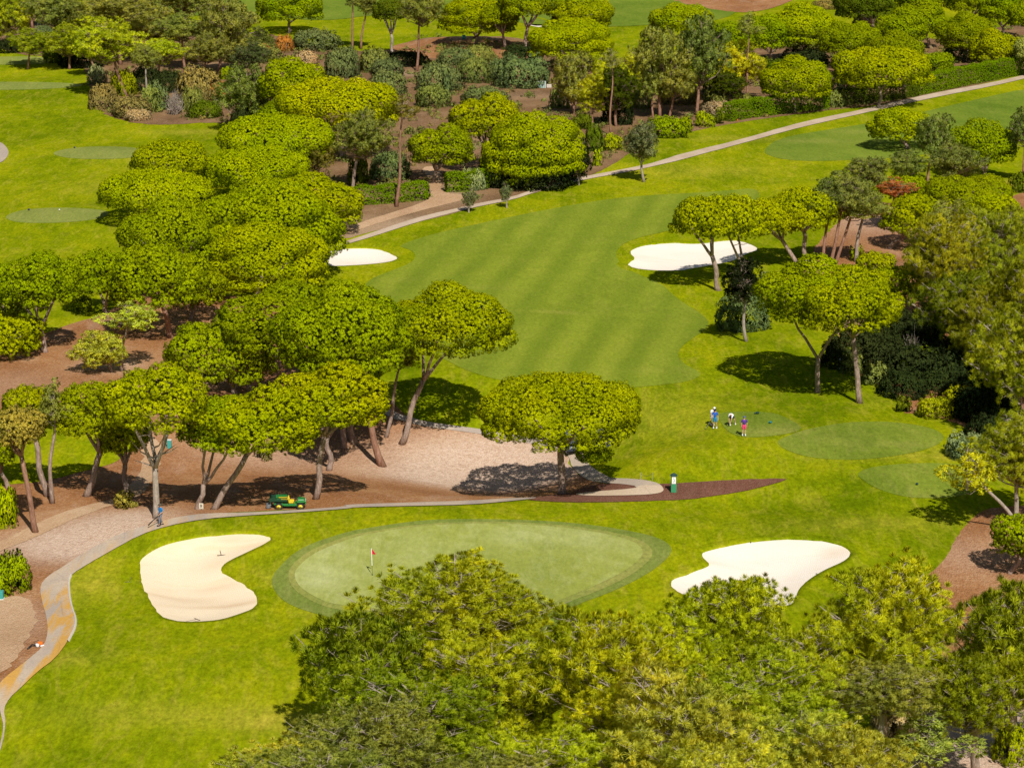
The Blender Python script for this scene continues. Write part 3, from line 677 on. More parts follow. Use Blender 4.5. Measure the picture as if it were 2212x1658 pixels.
def stone(bx, by, xl, xr, yt, yb, tn, label, fork=.55, r0=None, rot=None, mat='bark', limbs=None, dead=False, lean2=0.0):
    p, s, R, cx, zr, H = geom(bx, by, xl, xr, yt, yb, True)
    sd = int(bx * 7 + by * 13) & 0xffff; rng = np.random.default_rng(sd)
    root = empty('umbrella_pine', p - Vector((0, 0, .05))); tag(root, label, 'pine tree', G_S)
    key = min(STONE, key=lambda k: abs(math.log(k[0] / R)))
    kr = min((q for q in STONE if q[0] == key[0]), key=lambda q: abs(math.log(q[1] / (H / R))))
    me, r_, h_ = STONE[kr][0]
    c = link(bpy.data.objects.new('crown', me), root); c.location = (cx, 0, zr); c.scale = (R / r_, R / r_ * rng.uniform(.9, 1.0), H / h_)
    c.rotation_euler = (0, 0, rng.random() * 6.28); tint(c, tn)
    b = MB(); r0 = r0 or (.12 + .030 * R + .012 * zr)
    fz = zr * fork; f = Vector((cx * (fork ** 1.3) + lean2, rng.uniform(-.2, .2), fz))
    pts = wiggle(Vector((0, 0, -.1)), f, 6, .35, rng); n = len(pts)
    b.tube(pts, [r0 * (1.25 if i == 0 else 1.0 - .25 * i / n) for i in range(n)], 10)
    k = limbs or int(rng.integers(3, 6))
    a0 = rng.random() * 6.28
    for i in range(k):
        t = a0 + i * 6.283 / k + rng.uniform(-.3, .3); q = rng.uniform(.35, .7) * R
        e = Vector((cx + q * math.cos(t), q * math.sin(t), zr + H * .35)); m = f.lerp(e, .5) + Vector((0, 0, -.12 * q))
        pp = wiggle(f - Vector((0, 0, .1)), m, 3, .15, rng) + wiggle(m, e, 3, .2, rng)[1:]
        rr = r0 * .62; b.tube(pp, [rr * (1 - .75 * j / len(pp)) for j in range(len(pp))], 7)
        for _ in range(3):
            d = Vector(rng.normal(0, 1, 3)).normalized(); st = pp[3].lerp(pp[-1], rng.random()); en = st + Vector((d.x * R * .3, d.y * R * .3, abs(d.z) * .6 + .2))
            b.tube([st, st.lerp(en, .5) + Vector((0, 0, -.08)), en], [rr * .3, rr * .2, .02], 5, False)
    if dead:
        for _ in range(9):
            t = rng.random() * 6.28; st = f.lerp(Vector((cx, 0, zr)), rng.random() * .8) ; en = st + Vector((math.cos(t) * 2.0, math.sin(t) * 1.4 - .6, rng.uniform(.3, 1.6)))
            m = st.lerp(en, .5) + Vector((rng.uniform(-.3, .3), 0, rng.uniform(-.4, .2)))
            b.tube([st, m, en], [r0 * .3, r0 * .2, .02], 6, False)
    b.build('trunk', M[mat], root, True)
    return root

def loose(bx, by, xl, xr, yt, yb, tn, label, kind='L', mat='redbark', r0=None, name='maritime_pine', cat='pine tree', grp=G_L):
    p, s, R, cx, zc, Hv = geom(bx, by, xl, xr, yt, yb, False)
    sd = int(bx * 5 + by * 11 + xl) & 0xffff; rng = np.random.default_rng(sd)
    root = empty(name, p - Vector((0, 0, .05))); tag(root, label, cat, grp)
    if kind == 'F': me, r_, h_, bm_ = min(FORE, key=lambda q: abs(math.log(q[1] / R)) + rng.random() * .25)
    elif kind == 'P': me, r_, h_, bm_ = SPARSE[sd % 2]
    else:
        key = min(LOOSE, key=lambda k: abs(math.log(k[0] / R)) + .7 * abs(math.log((k[1] / k[0]) / (Hv / R))))
        me, r_, h_, bm_ = LOOSE[key][sd % 2]
    rz = rng.random() * 6.28
    for nm, m_ in (('crown', me), ('branches', bm_)):
        c = link(bpy.data.objects.new(nm, m_), root); c.location = (cx, 0, zc); c.scale = (R / r_, R / r_, Hv / h_); c.rotation_euler = (0, 0, rz)
        if nm == 'crown': tint(c, tn)
    b = MB(); r0 = r0 or (.10 + .018 * R + .010 * zc); top = Vector((cx, 0, zc + Hv * .4))
    pts = wiggle(Vector((0, 0, -.1)), top, 9, .35, rng); n = len(pts)
    b.tube(pts, [r0 * (1.25 if i == 0 else 1.0 - .7 * i / n) for i in range(n)], 9)
    b.build('trunk', M[mat], root, True)
    return root

def bush(xl, xr, yt, yb, tn, label, name='bush', cat='bush', twig=False, grp=G_B):
    if tn == 'dk':
        d_ = (xr - xl) * .2; xl -= d_; xr += d_; yt -= d_ * .5
    by = yb - (yb - yt) * .12; p = gp((xl + xr) / 2, by); s = scale_at(p); R = (xr - xl) / 2 / s * 1.15
    t = (by - CY) / FOC; sp = SP + t * CP
    H = max(.5 * R, ((by - yt) / s - R * sp * .35))
    sd = int(xl * 3 + yt * 7) & 0xffff; rng = np.random.default_rng(sd)
    if twig:
        o = bpy.data.objects.new(name, TWIGB[sd % 2]); r_, h_ = 1.25, 1.25
    else:
        me, r_, h_ = BUSH[min(BUSH, key=lambda k: abs(math.log(k / R)))][sd % 2]; o = bpy.data.objects.new(name, me)
    link(o); o.location = p; o.scale = (R / r_, R / r_ * .85, H / h_); o.rotation_euler = (0, 0, rng.random() * 6.28)
    tint(o, tn if tn else 'ol'); tag(o, label, cat, grp); return o

#TREES#
S = stone; L = loose; B = bush
# --- central and middle left umbrella pines
central = S(1213, 1067, 1034, 1388, 812, 962, 'y', 'large solitary umbrella pine with round dome and thick straight trunk beside the path apron', fork=.72, r0=.36, limbs=5)
_s = scale_at(gp(1213, 1067))
for (hx, hy, hr) in ((1278, 975, 1.5),):
    hb = link(bpy.data.objects.new('hanging_bough', STONE[(2.8, .8)][0][0]), central); hb.location = ((hx - 1213) / _s, -3.6, (1067 - hy) / _s + .6); hb.scale = (hr / 2.8, hr / 2.8, hr * .8 / 2.8); tint(hb, 'g')
S(867, 958, 843, 1097, 627, 765, 'y', 'tall umbrella pine leaning right with long pale curving trunk at the fairway edge', fork=.62, r0=.30, lean2=-.3)
S(827, 1007, 600, 897, 632, 800, 'g', 'tall wide-crowned pine with straight reddish trunk on the mulch left of the leaning pine', fork=.7, mat='redbark', r0=.33)
L(833, 944, 840, 908, 742, 800, 'g', 'slim pine with small tuft of foliage between the two tallest trunks', mat='bark')
S(512, 850, 360, 592, 640, 822, 'g', 'low spreading umbrella pine with slender forked trunk left of the tall middle pines')
S(536, 845, 480, 770, 622, 760, 'g', 'umbrella pine with thick dark trunk in shade just right of the slender forked one', r0=.34)
S(681, 1078, 590, 840, 797, 925, 'y', 'umbrella pine whose single grey trunk stands just right of the green utility vehicle', fork=.75, r0=.28)
S(461, 1100, 440, 690, 845, 978, 'y', 'umbrella pine with pale trunk leaning strongly right beside the cart path', fork=.78, r0=.27)
S(427, 1100, 395, 565, 855, 965, 'g', 'umbrella pine with twisting forked pale trunk next to the small white board', fork=.35, limbs=3, r0=.25)
S(338, 1118, 225, 455, 797, 930, 'y', 'umbrella pine with pale forked trunk and bare limbs behind the worker in blue', fork=.5, dead=True, mat='greybark', r0=.30)
S(274, 1067, 212, 332, 878, 970, 'y', 'small umbrella pine with candelabra fork behind the palm-like shrub', fork=.6, r0=.26)
S(186, 1072, 115, 292, 812, 935, 'g', 'umbrella pine with dark trunk leaning right near the grass patch', fork=.6, lean2=1.0)
S(103, 1072, 15, 128, 803, 905, 'y', 'umbrella pine with S-curved trunk at the left edge of the mulch', fork=.7)
L(113, 1087, 88, 165, 820, 945, 'gr', 'thin straight pine with bare grey twigs in its crown near the left edge', kind='P', mat='bark')
S(77, 1150, -15, 105, 808, 958, 'br', 'tall pine with bare reddish trunk and browning crown in the left corner of the mulch', fork=.8, mat='redbark', r0=.24)
S(19, 1055, -60, 34, 925, 1000, 'g', 'dark trunked pine half cut off by the left edge beside the grass patch')
S(710, 1016, 640, 775, 790, 900, 'g', 'pine with thin pale trunk standing in shade behind the vehicle pine')
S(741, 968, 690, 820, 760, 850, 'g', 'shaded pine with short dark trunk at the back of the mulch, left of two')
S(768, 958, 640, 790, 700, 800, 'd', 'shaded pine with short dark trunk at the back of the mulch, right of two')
L(244, 804, 160, 275, 706, 800, 'lg', 'small pale green pine with ragged open crown alone on the brown mulch', mat='bark')
L(262, 800, 210, 350, 666, 715, 'lg', 'flat windswept bough of pale pine reaching right over the brown mulch', kind='P', mat='bark')
S(43, 773, -50, 82, 664, 757, 'y', 'small rounded umbrella pine with short pale trunk at the left edge')
S(97, 761, -10, 172, 524, 655, 'g', 'umbrella pine with slim forked trunk above the small rounded left-edge pine', fork=.45, limbs=3)
S(35, 720, -70, 105, 545, 675, 'g', 'umbrella pine cut by the left edge behind the slim forked one')
S(229, 680, 150, 300, 515, 628, 'g', 'umbrella pine with two-pronged trunk on the grass boundary left of the big dome', fork=.25, limbs=2)
S(400, 640, 262, 475, 430, 560, 'g', 'pine dome at the upper left of the big pine cluster')
S(370, 730, 240, 452, 500, 655, 'g', 'tall broad pine with reddish trunk at the left of the big pine cluster', mat='redbark', fork=.8, r0=.32)
S(411, 690, 370, 490, 540, 650, 'g', 'narrow shaded pine tucked under the left of the big pine cluster')
S(553, 640, 440, 706, 488, 622, 'y', 'broad umbrella pine at the front of the big cluster beside the small left bunker')
S(600, 600, 425, 745, 396, 560, 'y', 'widest umbrella pine dome at the middle of the big cluster')
S(683, 497, 560, 780, 385, 482, 'y', 'umbrella pine dome at the end of the sandy track above the left fairway bunker', fork=.5)
S(335, 483, 222, 456, 372, 452, 'y', 'flat-topped umbrella pine with dark forked trunk above the left round tee', fork=.35, limbs=4, r0=.40)
S(385, 435, 287, 452, 309, 378, 'y', 'flat umbrella pine right of the pale tee on the left course')
S(550, 430, 436, 664, 318, 405, 'y', 'wide umbrella pine joined to the flat one right of the left course tee')
S(600, 400, 465, 730, 262, 335, 'y', 'wide low umbrella pine at the edge of the yellow grass above the left cluster')
L(676, 410, 632, 728, 294, 375, 'br', 'open brownish pine between the left umbrella domes', mat='redbark')
S(640, 290, 560, 706, 130, 208, 'y', 'umbrella pine dome right of the tall grey-green pine in the scrub')
S(740, 340, 608, 858, 171, 268, 'y', 'large umbrella pine dome in the upper scrub left of the tall red trunk')
S(620, 320, 560, 680, 215, 275, 'g', 'small umbrella pine below the two upper scrub domes')
L(531, 283, 470, 600, 137, 268, 'G', 'tall grey-green pine with visible trunk at the corner of the yellow grass', kind='L')
L(761, 411, 722, 856, 236, 348, 'gr', 'loose grey-green pine behind the dark end of the clipped hedge', mat='bark')
L(856, 447, 840, 910, 203, 275, 'br', 'very tall thin pine with bare red trunk in front of the clipped hedge', kind='P', r0=.25)
S(1135, 399, 1037, 1267, 222, 375, 'y', 'huge dense umbrella pine dome in the middle above the long cart path', fork=.4)
S(1100, 398, 1040, 1190, 290, 392, 'g', 'lower front lobe pine under the huge central dome beside the hedge')
S(1060, 375, 969, 1125, 208, 294, 'y', 'umbrella pine dome behind and left of the huge central one')
S(935, 395, 882, 1022, 242, 350, 'g', 'ragged umbrella pine over the shaded gap left of the huge central dome', fork=.5)
# --- olives
for a in ((1391, 393, 1345, 1423, 263, 355, 'ol', 'grey-green olive tree with pale trunk beside the long cart path'),
          (1250, 400, 1228, 1274, 305, 388, 'dk', 'dark narrow olive tree touching the huge central pine'),
          (1095, 449, 1080, 1106, 396, 436, 'ol', 'small young olive tree on the grass verge, right of two'),
          (1013, 459, 998, 1030, 408, 448, 'ol', 'small young olive tree on the grass verge, left of two')):
    L(*a, mat='greybark', name='olive_tree', cat='olive tree', grp='olive trees by the cart path')
# --- top left woods
for a in ((624, 72, 560, 695, -25, 40, 'g', 'rounded pine with compact oval shadow on the far fairway'),):
    S(*a, fork=.6)
L(473, 159, 425, 560, -10, 115, 'gr', 'tall grey pine with bare lower trunk left of the far rounded pine')
L(400, 150, 330, 450, 28, 95, 'gr', 'grey-green pine with broken crown in the upper left wood')
L(273, 208, 155, 315, 38, 145, 'fg', 'large olive-green pine with dark trunk above the cactus bush')
L(345, 184, 296, 405, 80, 140, 'fg', 'medium pine with leaning crown right of the large olive-green one')
L(318, 227, 285, 350, 95, 150, 'gr', 'pine with slim pale trunk at the corner of the upper left wood', mat='greybark')
L(260, 140, 180, 335, -25, 55, 'gr', 'wide pine crown touching the top edge in the upper left wood')
L(120, 120, 50, 190, -25, 62, 'gr', 'pine behind the pale bare shrub in the top left corner')
L(20, 105, -40, 82, -25, 80, 'fg', 'pine filling the top left corner of the picture')
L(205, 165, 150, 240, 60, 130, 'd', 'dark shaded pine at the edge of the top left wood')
L(70, 60, 10, 130, -60, 10, 'gr', 'furthest pine crown peeking in at the top left edge')
L(400, 80, 330, 470, -50, 40, 'gr', 'pine crown hanging in from the top edge over the far fairway, left')
L(300, 120, 240, 380, -10, 90, 'gr', 'pine between the large olive-green one and the far fairway')
L(150, 150, 90, 210, 50, 125, 'fd', 'small pine behind the dark green bush at the top left')
L(520, 120, 480, 600, 60, 140, 'sc', 'low scrubby pine at the end of the far fairway')
L(240, 60, 190, 300, -50, 25, 'fg', 'pine at the top edge left of the far fairway')
L(60, 150, 20, 120, 60, 120, 'fd', 'low pine at the far left above the highest tee')
L(180, 100, 120, 250, 10, 80, 'fg', 'mid-height pine in the middle of the upper left wood')
L(440, 170, 400, 500, 70, 140, 'gr', 'thin-crowned pine beside the reedy green bush')
L(350, 110, 300, 400, 40, 100, 'fg', 'pine behind the leaning crown in the upper left wood')
L(540, 170, 500, 590, 90, 150, 'sg', 'bushy pine above the yellow-green scrub dome')
# --- top centre
L(780, 106, 768, 822, -40, 40, 'gr', 'thin dark trunked pine at the top, right of a leaning pair')
L(762, 106, 740, 785, -60, 25, 'gr', 'thin dark trunked pine at the top, left of a leaning pair')
S(849, 122, 805, 880, -30, 40, 'd', 'pine with pale kinked trunk at the corner of the far mulch', mat='greybark')
L(900, 154, 862, 962, -25, 62, 'gr', 'grey-green pine with straight red trunk rising from the scrub bushes', r0=.28)
S(1029, 98, 950, 1112, -8, 68, 'y', 'umbrella pine on the far mulch left of the twin trunks', fork=.5)
S(1092, 108, 1040, 1120, -20, 50, 'g', 'umbrella pine with pale leaning trunk on the far mulch')
S(1133, 112, 1080, 1210, -35, 32, 'g', 'umbrella pine with thick pale forked trunk by the small far bunker', fork=.6, r0=.4)
S(1250, 112, 1190, 1322, -8, 58, 'y', 'umbrella pine behind the egg-shaped crown right of the far bunker')
S(1270, 150, 1148, 1322, 44, 125, 'y', 'egg-shaped umbrella pine right of the small far bunker', fork=.6)
# --- upper right wood
L(1239, 246, 1190, 1280, 112, 236, 'gr', 'grey-green pine above the utility box in the scrub')
L(1281, 278, 1245, 1312, 150, 255, 'fg', 'slim green pine with leaning trunk above the olive tree')
L(1320, 293, 1292, 1346, 100, 165, 'gr', 'very tall thin red-trunked pine behind the olive tree', kind='P', r0=.2)
L(1331, 273, 1275, 1380, 138, 240, 'd', 'dark green dense pine in the wood left of the clipped hedge')
L(1425, 254, 1360, 1484, 48, 210, 'gr', 'big layered grey-green pine rising above the upper wood', r0=.3)
L(1411, 256, 1378, 1432, 150, 218, 'gr', 'thin dark-trunked pine left of the big layered one')
L(1445, 256, 1415, 1502, 122, 220, 'gr', 'short grey-green pine right of the big layered one')
S(1470, 135, 1405, 1538, 14, 66, 'y', 'umbrella pine dome at the end of the far fairway')
L(1505, 249, 1452, 1575, 33, 190, 'G', 'tall grey-green pine with bare trunk at the hedge gap')
L(1590, 215, 1511, 1660, 88, 198, 'fg', 'broad green pine behind the tall bare trunk')
L(1614, 219, 1585, 1645, 28, 95, 'gr', 'tall bare-trunked pine standing clear of the upper wood', kind='P', r0=.22)
S(1667, 138, 1600, 1720, 20, 100, 'g', 'umbrella pine behind the tall bare trunk')
S(1700, 135, 1660, 1802, 12, 90, 'y', 'umbrella pine dome high in the upper right wood')
S(1798, 171, 1766, 1873, 20, 112, 'g', 'rounded umbrella pine with slim trunk in the upper right wood')
L(1740, 137, 1699, 1785, 48, 118, 'gr', 'grey pine showing its trunk between two upper right domes')
S(1716, 243, 1641, 1792, 131, 207, 'y', 'low rounded umbrella pine right behind the tall clipped hedge')
S(1898, 229, 1803, 2003, 102, 182, 'y', 'flat umbrella pine with white-grey trunk between two stretches of hedge', fork=.6, r0=.33)
S(1955, 190, 1880, 1995, 67, 135, 'g', 'umbrella pine behind the flat one between the hedges')
S(2020, 175, 1985, 2056, 88, 152, 'g', 'small umbrella pine above the long yellow hedge')
S(1895, 78, 1800, 1932, -35, 35, 'd', 'dark pine pair crown at the top edge of the right wood')
S(2013, 105, 1925, 2042, -15, 68, 'g', 'umbrella pine with bent trunk in the top right')
S(2087, 135, 2020, 2145, 4, 100, 'g', 'pale umbrella pine left of the top right corner')
S(2140, 155, 2092, 2206, 30, 128, 'y', 'rounded umbrella pine above the right end of the long hedge')
S(2235, 120, 2175, 2275, -20, 55, 'g', 'umbrella pine in the top right corner')
S(2090, 70, 2040, 2160, -50, 20, 'g', 'umbrella pine crown cut by the top edge near the right corner')
S(2215, 165, 2190, 2270, 70, 125, 'gr', 'pine at the right edge above the hedge')
S(1570, 160, 1520, 1630, 50, 110, 'g', 'umbrella pine between the layered pine and the tall bare trunk')
S(1840, 150, 1790, 1900, 40, 110, 'g', 'umbrella pine filling the middle of the upper right wood')
S(1940, 120, 1890, 2000, 20, 85, 'g', 'umbrella pine right of the dark top edge pines')
S(1530, 215, 1480, 1590, 120, 180, 'g', 'low umbrella pine behind the hedge gap')
L(1560, 235, 1520, 1610, 150, 215, 'd', 'low dark pine directly behind the left end of the tall hedge')
L(1380, 215, 1340, 1420, 110, 190, 'fg', 'green pine left of the big layered one, above the olive tree')
L(1310, 225, 1270, 1350, 120, 195, 'fg', 'green pine behind the very tall thin trunk')
L(1480, 225, 1450, 1520, 130, 205, 'fd', 'dark green pine at the left of the hedge gap')
S(2165, 80, 2110, 2220, -30, 45, 'g', 'umbrella pine in the second row of the top right wood')
S(1975, 60, 1930, 2030, -50, 15, 'g', 'umbrella pine crown at the top edge left of the bent trunk')
# --- right side, above the forest
S(1960, 322, 1870, 2012, 236, 298, 'y', 'umbrella pine with spreading bare limbs beside the upper fairway', fork=.35, limbs=5)
L(2005, 400, 1970, 2056, 245, 350, 'G', 'grey-green pine in front of the spreading umbrella pine on the right')
S(2129, 386, 2047, 2192, 260, 345, 'g', 'umbrella pine with dark forked trunk on yellow grass at right', fork=.3, limbs=4)
L(2060, 435, 1998, 2124, 304, 394, 'G', 'bushy grey-green pine left of the dark forked trunk')
L(1950, 425, 1915, 1995, 320, 385, 'G', 'small grey-green pine at the top of the right forest')
L(1870, 445, 1828, 1923, 335, 412, 'G', 'small dark grey-green pine topping the right forest on its left')
L(2212, 395, 2170, 2245, 234, 320, 'G', 'grey-green pine cut by the right edge near the upper fairway')
S(1552, 627, 1448, 1592, 420, 505, 'y', 'umbrella pine with thin leaning forked trunk left of the white bunker pair', fork=.55, limbs=3)
S(1614, 608, 1500, 1650, 412, 508, 'y', 'umbrella pine with V-shaped trunk at the right end of the fairway bunker', fork=.2, limbs=2)
S(1730, 579, 1600, 1722, 395, 500, 'y', 'umbrella pine with leaning dark trunk in the shade right of the bunker', fork=.7)
S(1745, 575, 1660, 1800, 369, 485, 'y', 'umbrella pine with straight dark trunk right of the leaning shaded one', fork=.75)
L(1778, 573, 1741, 1830, 380, 480, 'G', 'grey-green pine with thin trunk, left of a group of three')
L(1793, 573, 1770, 1880, 369, 470, 'G', 'grey-green pine with thin trunk, middle of a group of three')
L(1804, 570, 1800, 1900, 390, 480, 'G', 'grey-green pine with dark straight trunk, right of a group of three')
L(1849, 566, 1800, 1925, 415, 485, 'gr', 'half-dead pine with bare grey limbs before the brown slope', kind='P', mat='greybark', r0=.28)
S(1920, 537, 1908, 2048, 415, 500, 'y', 'umbrella pine with reddish trunk at the back of the right forest')
L(1930, 500, 1878, 1972, 388, 428, 'rd', 'dead rust-brown pine crown in the right forest', kind='P')
S(1955, 490, 1915, 1995, 378, 425, 'y', 'small umbrella pine behind the rust-brown crown')
S(2085, 500, 1990, 2190, 385, 445, 'g', 'broad umbrella pine at the far side of the right forest')
S(2150, 560, 2080, 2205, 422, 480, 'y', 'bright umbrella pine near the right edge of the forest')
S(1766, 847, 1632, 1890, 566, 695, 'y', 'umbrella pine with Y-forked trunk on the open grass, left of the pair', fork=.42, limbs=2, r0=.28)
S(1857, 870, 1715, 1947, 592, 712, 'y', 'umbrella pine with knotted pale trunk on the open grass, right of the pair', fork=.78, r0=.30)
S(1885, 680, 1848, 1926, 528, 590, 'y', 'small bright umbrella pine behind the grass pair')
S(1975, 700, 1888, 1998, 545, 640, 'g', 'umbrella pine with bent dark trunk at the forest edge', fork=.6)
L(2010, 720, 1950, 2125, 460, 640, 'rg', 'tall shaggy pine at the left front of the right forest', kind='F')
L(2110, 700, 2060, 2230, 440, 640, 'rg', 'tall shaggy pine deep in the right forest near the edge', kind='F')
L(2180, 640, 2130, 2290, 440, 600, 'rg', 'olive-green pine at the right edge of the forest top', kind='F')
L(2060, 790, 1985, 2150, 575, 740, 'rk', 'dense pine in the middle of the right forest wall', kind='F')
L(2105, 830, 2040, 2210, 620, 790, 'rk', 'pine with twin dark red trunks in the right forest wall', kind='F')
L(2180, 830, 2130, 2300, 560, 760, 'rk', 'large pine at the right edge halfway down', kind='F')
L(2200, 950, 2110, 2290, 700, 880, 'rg', 'large pine at the right edge above the deep shadow', kind='F')
L(2195, 1130, 2095, 2290, 890, 1060, 'rg', 'pine with bare grey trunk at the right edge beside the lowest tee', kind='F', mat='greybark')
L(2210, 1150, 2020, 2150, 960, 1092, 'fg', 'low outstretched pine bough overhanging the lowest tee', kind='P', mat='greybark')
S(2181, 1239, 2143, 2270, 1098, 1190, 'y', 'small umbrella pine with slim trunk on the mulch at the right edge', fork=.8)
L(1612, 737, 1558, 1642, 556, 660, 'dk', 'dark grey upright tree top against the shade right of the bunker', mat='greybark', name='grey_tree', cat='tree')
B(1545, 1656, 632, 722, 'sg', 'silvery grey shrub skirt at the foot of the dark grey tree')
L(2030, 640, 1985, 2090, 520, 640, 'fg', 'shaggy pine filling the front of the right forest top')
L(2150, 760, 2070, 2220, 640, 760, 'fg', 'shaggy pine behind the twin dark red trunks', kind='F')
L(2040, 560, 1990, 2110, 430, 520, 'gr', 'grey-green pine topping the right forest')
L(2190, 880, 2150, 2290, 800, 930, 'rg', 'pine low at the right edge over the shaded bushes', kind='F')
L(2140, 840, 2090, 2180, 740, 850, 'fd', 'dark pine behind the sunlit forest hedge')
L(2290, 960, 2200, 2400, 600, 820, 'rk', 'tall dark pine mostly beyond the right edge above the grey bush', kind='F')
L(2330, 1060, 2215, 2440, 720, 930, 'rk', 'tall dark pine mostly beyond the right edge beside the middle tee', kind='F')
L(2160, 900, 2110, 2270, 640, 840, 'rg', 'tall pine overhanging the sunlit forest hedge at right', kind='F')
# --- foreground pines
fore = [(960, 1570, 790, 1200, 1192, 1470, 'fg', 'tallest foreground pine overlapping the putting green'),
        (880, 1640, 652, 920, 1300, 1600, 'fd', 'dark foreground pine at the left side of the near wood'),
        (1060, 1700, 900, 1230, 1350, 1640, 'fg', 'foreground pine with bare limbs just below the tallest one'),
        (1300, 1760, 1160, 1440, 1310, 1600, 'fg', 'foreground pine right of the green with rounded crown'),
        (1560, 1700, 1470, 1690, 1238, 1450, 'fy', 'yellow-green foreground pine reaching over the large right bunker'),
        (1430, 1720, 1340, 1570, 1310, 1520, 'fy', 'yellow-green foreground pine left of the bunker overlap'),
        (1740, 1740, 1620, 1850, 1330, 1580, 'fg', 'foreground pine between the bunker and the pointed pine'),
        (1900, 1690, 1775, 2040, 1215, 1470, 'fg', 'pointed foreground pine against the grass right of the large bunker'),
        (2190, 1640, 2040, 2320, 1240, 1560, 'fd', 'deep green foreground pine at the right edge'),
        (800, 1850, 630, 1000, 1500, 1760, 'gr', 'pale grey-green foreground pine along the bottom left of the wood'),
        (600, 1900, 470, 740, 1600, 1790, 'lg', 'light foreground pine with a low bough reaching left at the bottom edge'),
        (1180, 1900, 1000, 1340, 1560, 1820, 'fg', 'foreground pine at the bottom centre edge'),
        (1470, 1900, 1300, 1640, 1450, 1760, 'lg', 'large-needled bright foreground pine at the bottom right of centre'),
        (1720, 1900, 1560, 1880, 1500, 1760, 'lg', 'large-needled bright foreground pine nearest the bottom edge'),
        (1900, 1760, 1780, 2010, 1420, 1560, 'gr', 'thin grey-green foreground pine with dead twigs')]
fore += [(1120, 1980, 900, 1200, 1620, 1830, 'gr', 'grey-green foreground pine low at the bottom edge left of centre'),
         (900, 1760, 760, 1080, 1440, 1680, 'fd', 'shaded foreground pine with thick trunk beneath the tallest one'),
         (1380, 1800, 1230, 1520, 1390, 1640, 'fg', 'mid green foreground pine filling the middle of the near wood'),
         (1600, 1850, 1470, 1800, 1400, 1660, 'fg', 'broad foreground pine under the yellow-green bunker pines'),
         (1820, 1960, 1700, 1960, 1560, 1790, 'lg', 'bright needled foreground pine at the bottom edge right of centre'),
         (2120, 1720, 1980, 2180, 1400, 1600, 'fd', 'dark foreground pine right of the pointed one'),
         (1700, 1980, 1400, 1700, 1580, 1830, 'lg', 'bright needled foreground pine low on the bottom edge'),
         (700, 1980, 540, 860, 1600, 1830, 'gr', 'grey twiggy foreground pine low at the bottom left of the wood'),
         (750, 1720, 690, 900, 1420, 1620, 'fg', 'foreground pine filling the left flank of the near wood')]
for a in fore: L(*a, kind='F', mat='greybark' if a[6] == 'gr' else 'bark', r0=.34, grp=G_F)
L(2010, 1760, 1900, 2100, 1540, 1660, 'gr', 'mostly dead pine with bare horizontal branches at the bottom right', kind='P', mat='greybark', grp=G_F)
L(1960, 1820, 1820, 1960, 1600, 1720, 'lg', 'sparse young pine at the bottom edge near the bare ground', kind='P', mat='greybark', grp=G_F)
#BUSHES#
def TB(t, *rows):
    ox, oy = TO[t]
    for (x0, x1, y0, y1, tn, lab) in rows:
        B(ox + x0 * .34154, ox + x1 * .34154, oy + y0 * .34154, oy + y1 * .34154, tn, lab, twig=(tn == 'tw'))
TINT['tw'] = (.4, .4, .4)
TB(2, (-20, 130, 300, 500, 'sg', 'dark grey-green bush below the pair of thin trunks at the top'),
   (120, 330, 310, 470, 'sc', 'olive bush left of the pale kinked trunk'), (200, 415, 380, 490, 'sg', 'rounded grey bush below the far mulch corner'),
   (195, 420, 455, 610, 'sg', 'dark rounded bush just above the large upper scrub dome'), (330, 520, 340, 420, 'dk', 'small dark bush at the foot of the pale kinked trunk'),
   (500, 765, 400, 590, 'sg', 'big grey-green bush right of the red trunk in the scrub'), (640, 860, 300, 420, 'sg', 'grey bush at the front of the far mulch'),
   (790, 985, 285, 400, 'sc', 'yellowish round bush right under the far umbrella pine'), (740, 960, 365, 540, 'sc', 'olive-green bush in the middle of the scrub belt'),
   (930, 1110, 380, 520, 'sg', 'grey bush between the two largest scrub bushes'), (1000, 1350, 360, 570, 'sg', 'largest dark grey-green bush left of the pale utility box'), (1090, 1230, 300, 420, 'dk', 'bush in the shadow of the thick forked pine'),
   (765, 1060, 550, 680, 'sg', 'low wide bush behind the huge central dome'), (470, 700, 540, 690, 'sc', 'bush right above the very tall red trunk'), (640, 720, 470, 640, 'sg', 'narrow grey bush in the scrub belt'),
   (190, 455, 970, 1150, 'sg', 'dark blue-green bush behind the clipped hedge'), (765, 930, 1075, 1215, 'ol', 'silvery bush in front of the second hedge block'),
   (1560, 1680, 800, 980, 'd', 'green bush against the right side of the huge central dome'), (1680, 1800, 850, 960, 'g', 'bright bush left of the olive tree'), (1590, 1670, 950, 1060, 'y', 'small yellow-green bush at the path verge'),
   (1930, 2202, 740, 880, 'g', 'clipped looking bright bush row start right of the olive tree'), (1700, 1850, 640, 800, 'dk', 'dark bush in the shade under the upper wood'), (1480, 1600, 720, 830, 'd', 'bush under the leaning slim pine'),
   (1350, 1460, 560, 700, 'sc', 'bush below the pale utility box'), (1860, 2000, 560, 700, 'sc', 'brown-green bush under the big layered pine'), (60, 190, 1010, 1190, 'd', 'bush at the foot of the loose grey-green pine'), (1100, 1460, 1080, 1180, 'dk', 'dark undergrowth clump under the huge central dome'), (900, 1110, 1060, 1190, 'dk', 'dark bush in the deep shade beside the second hedge block'))
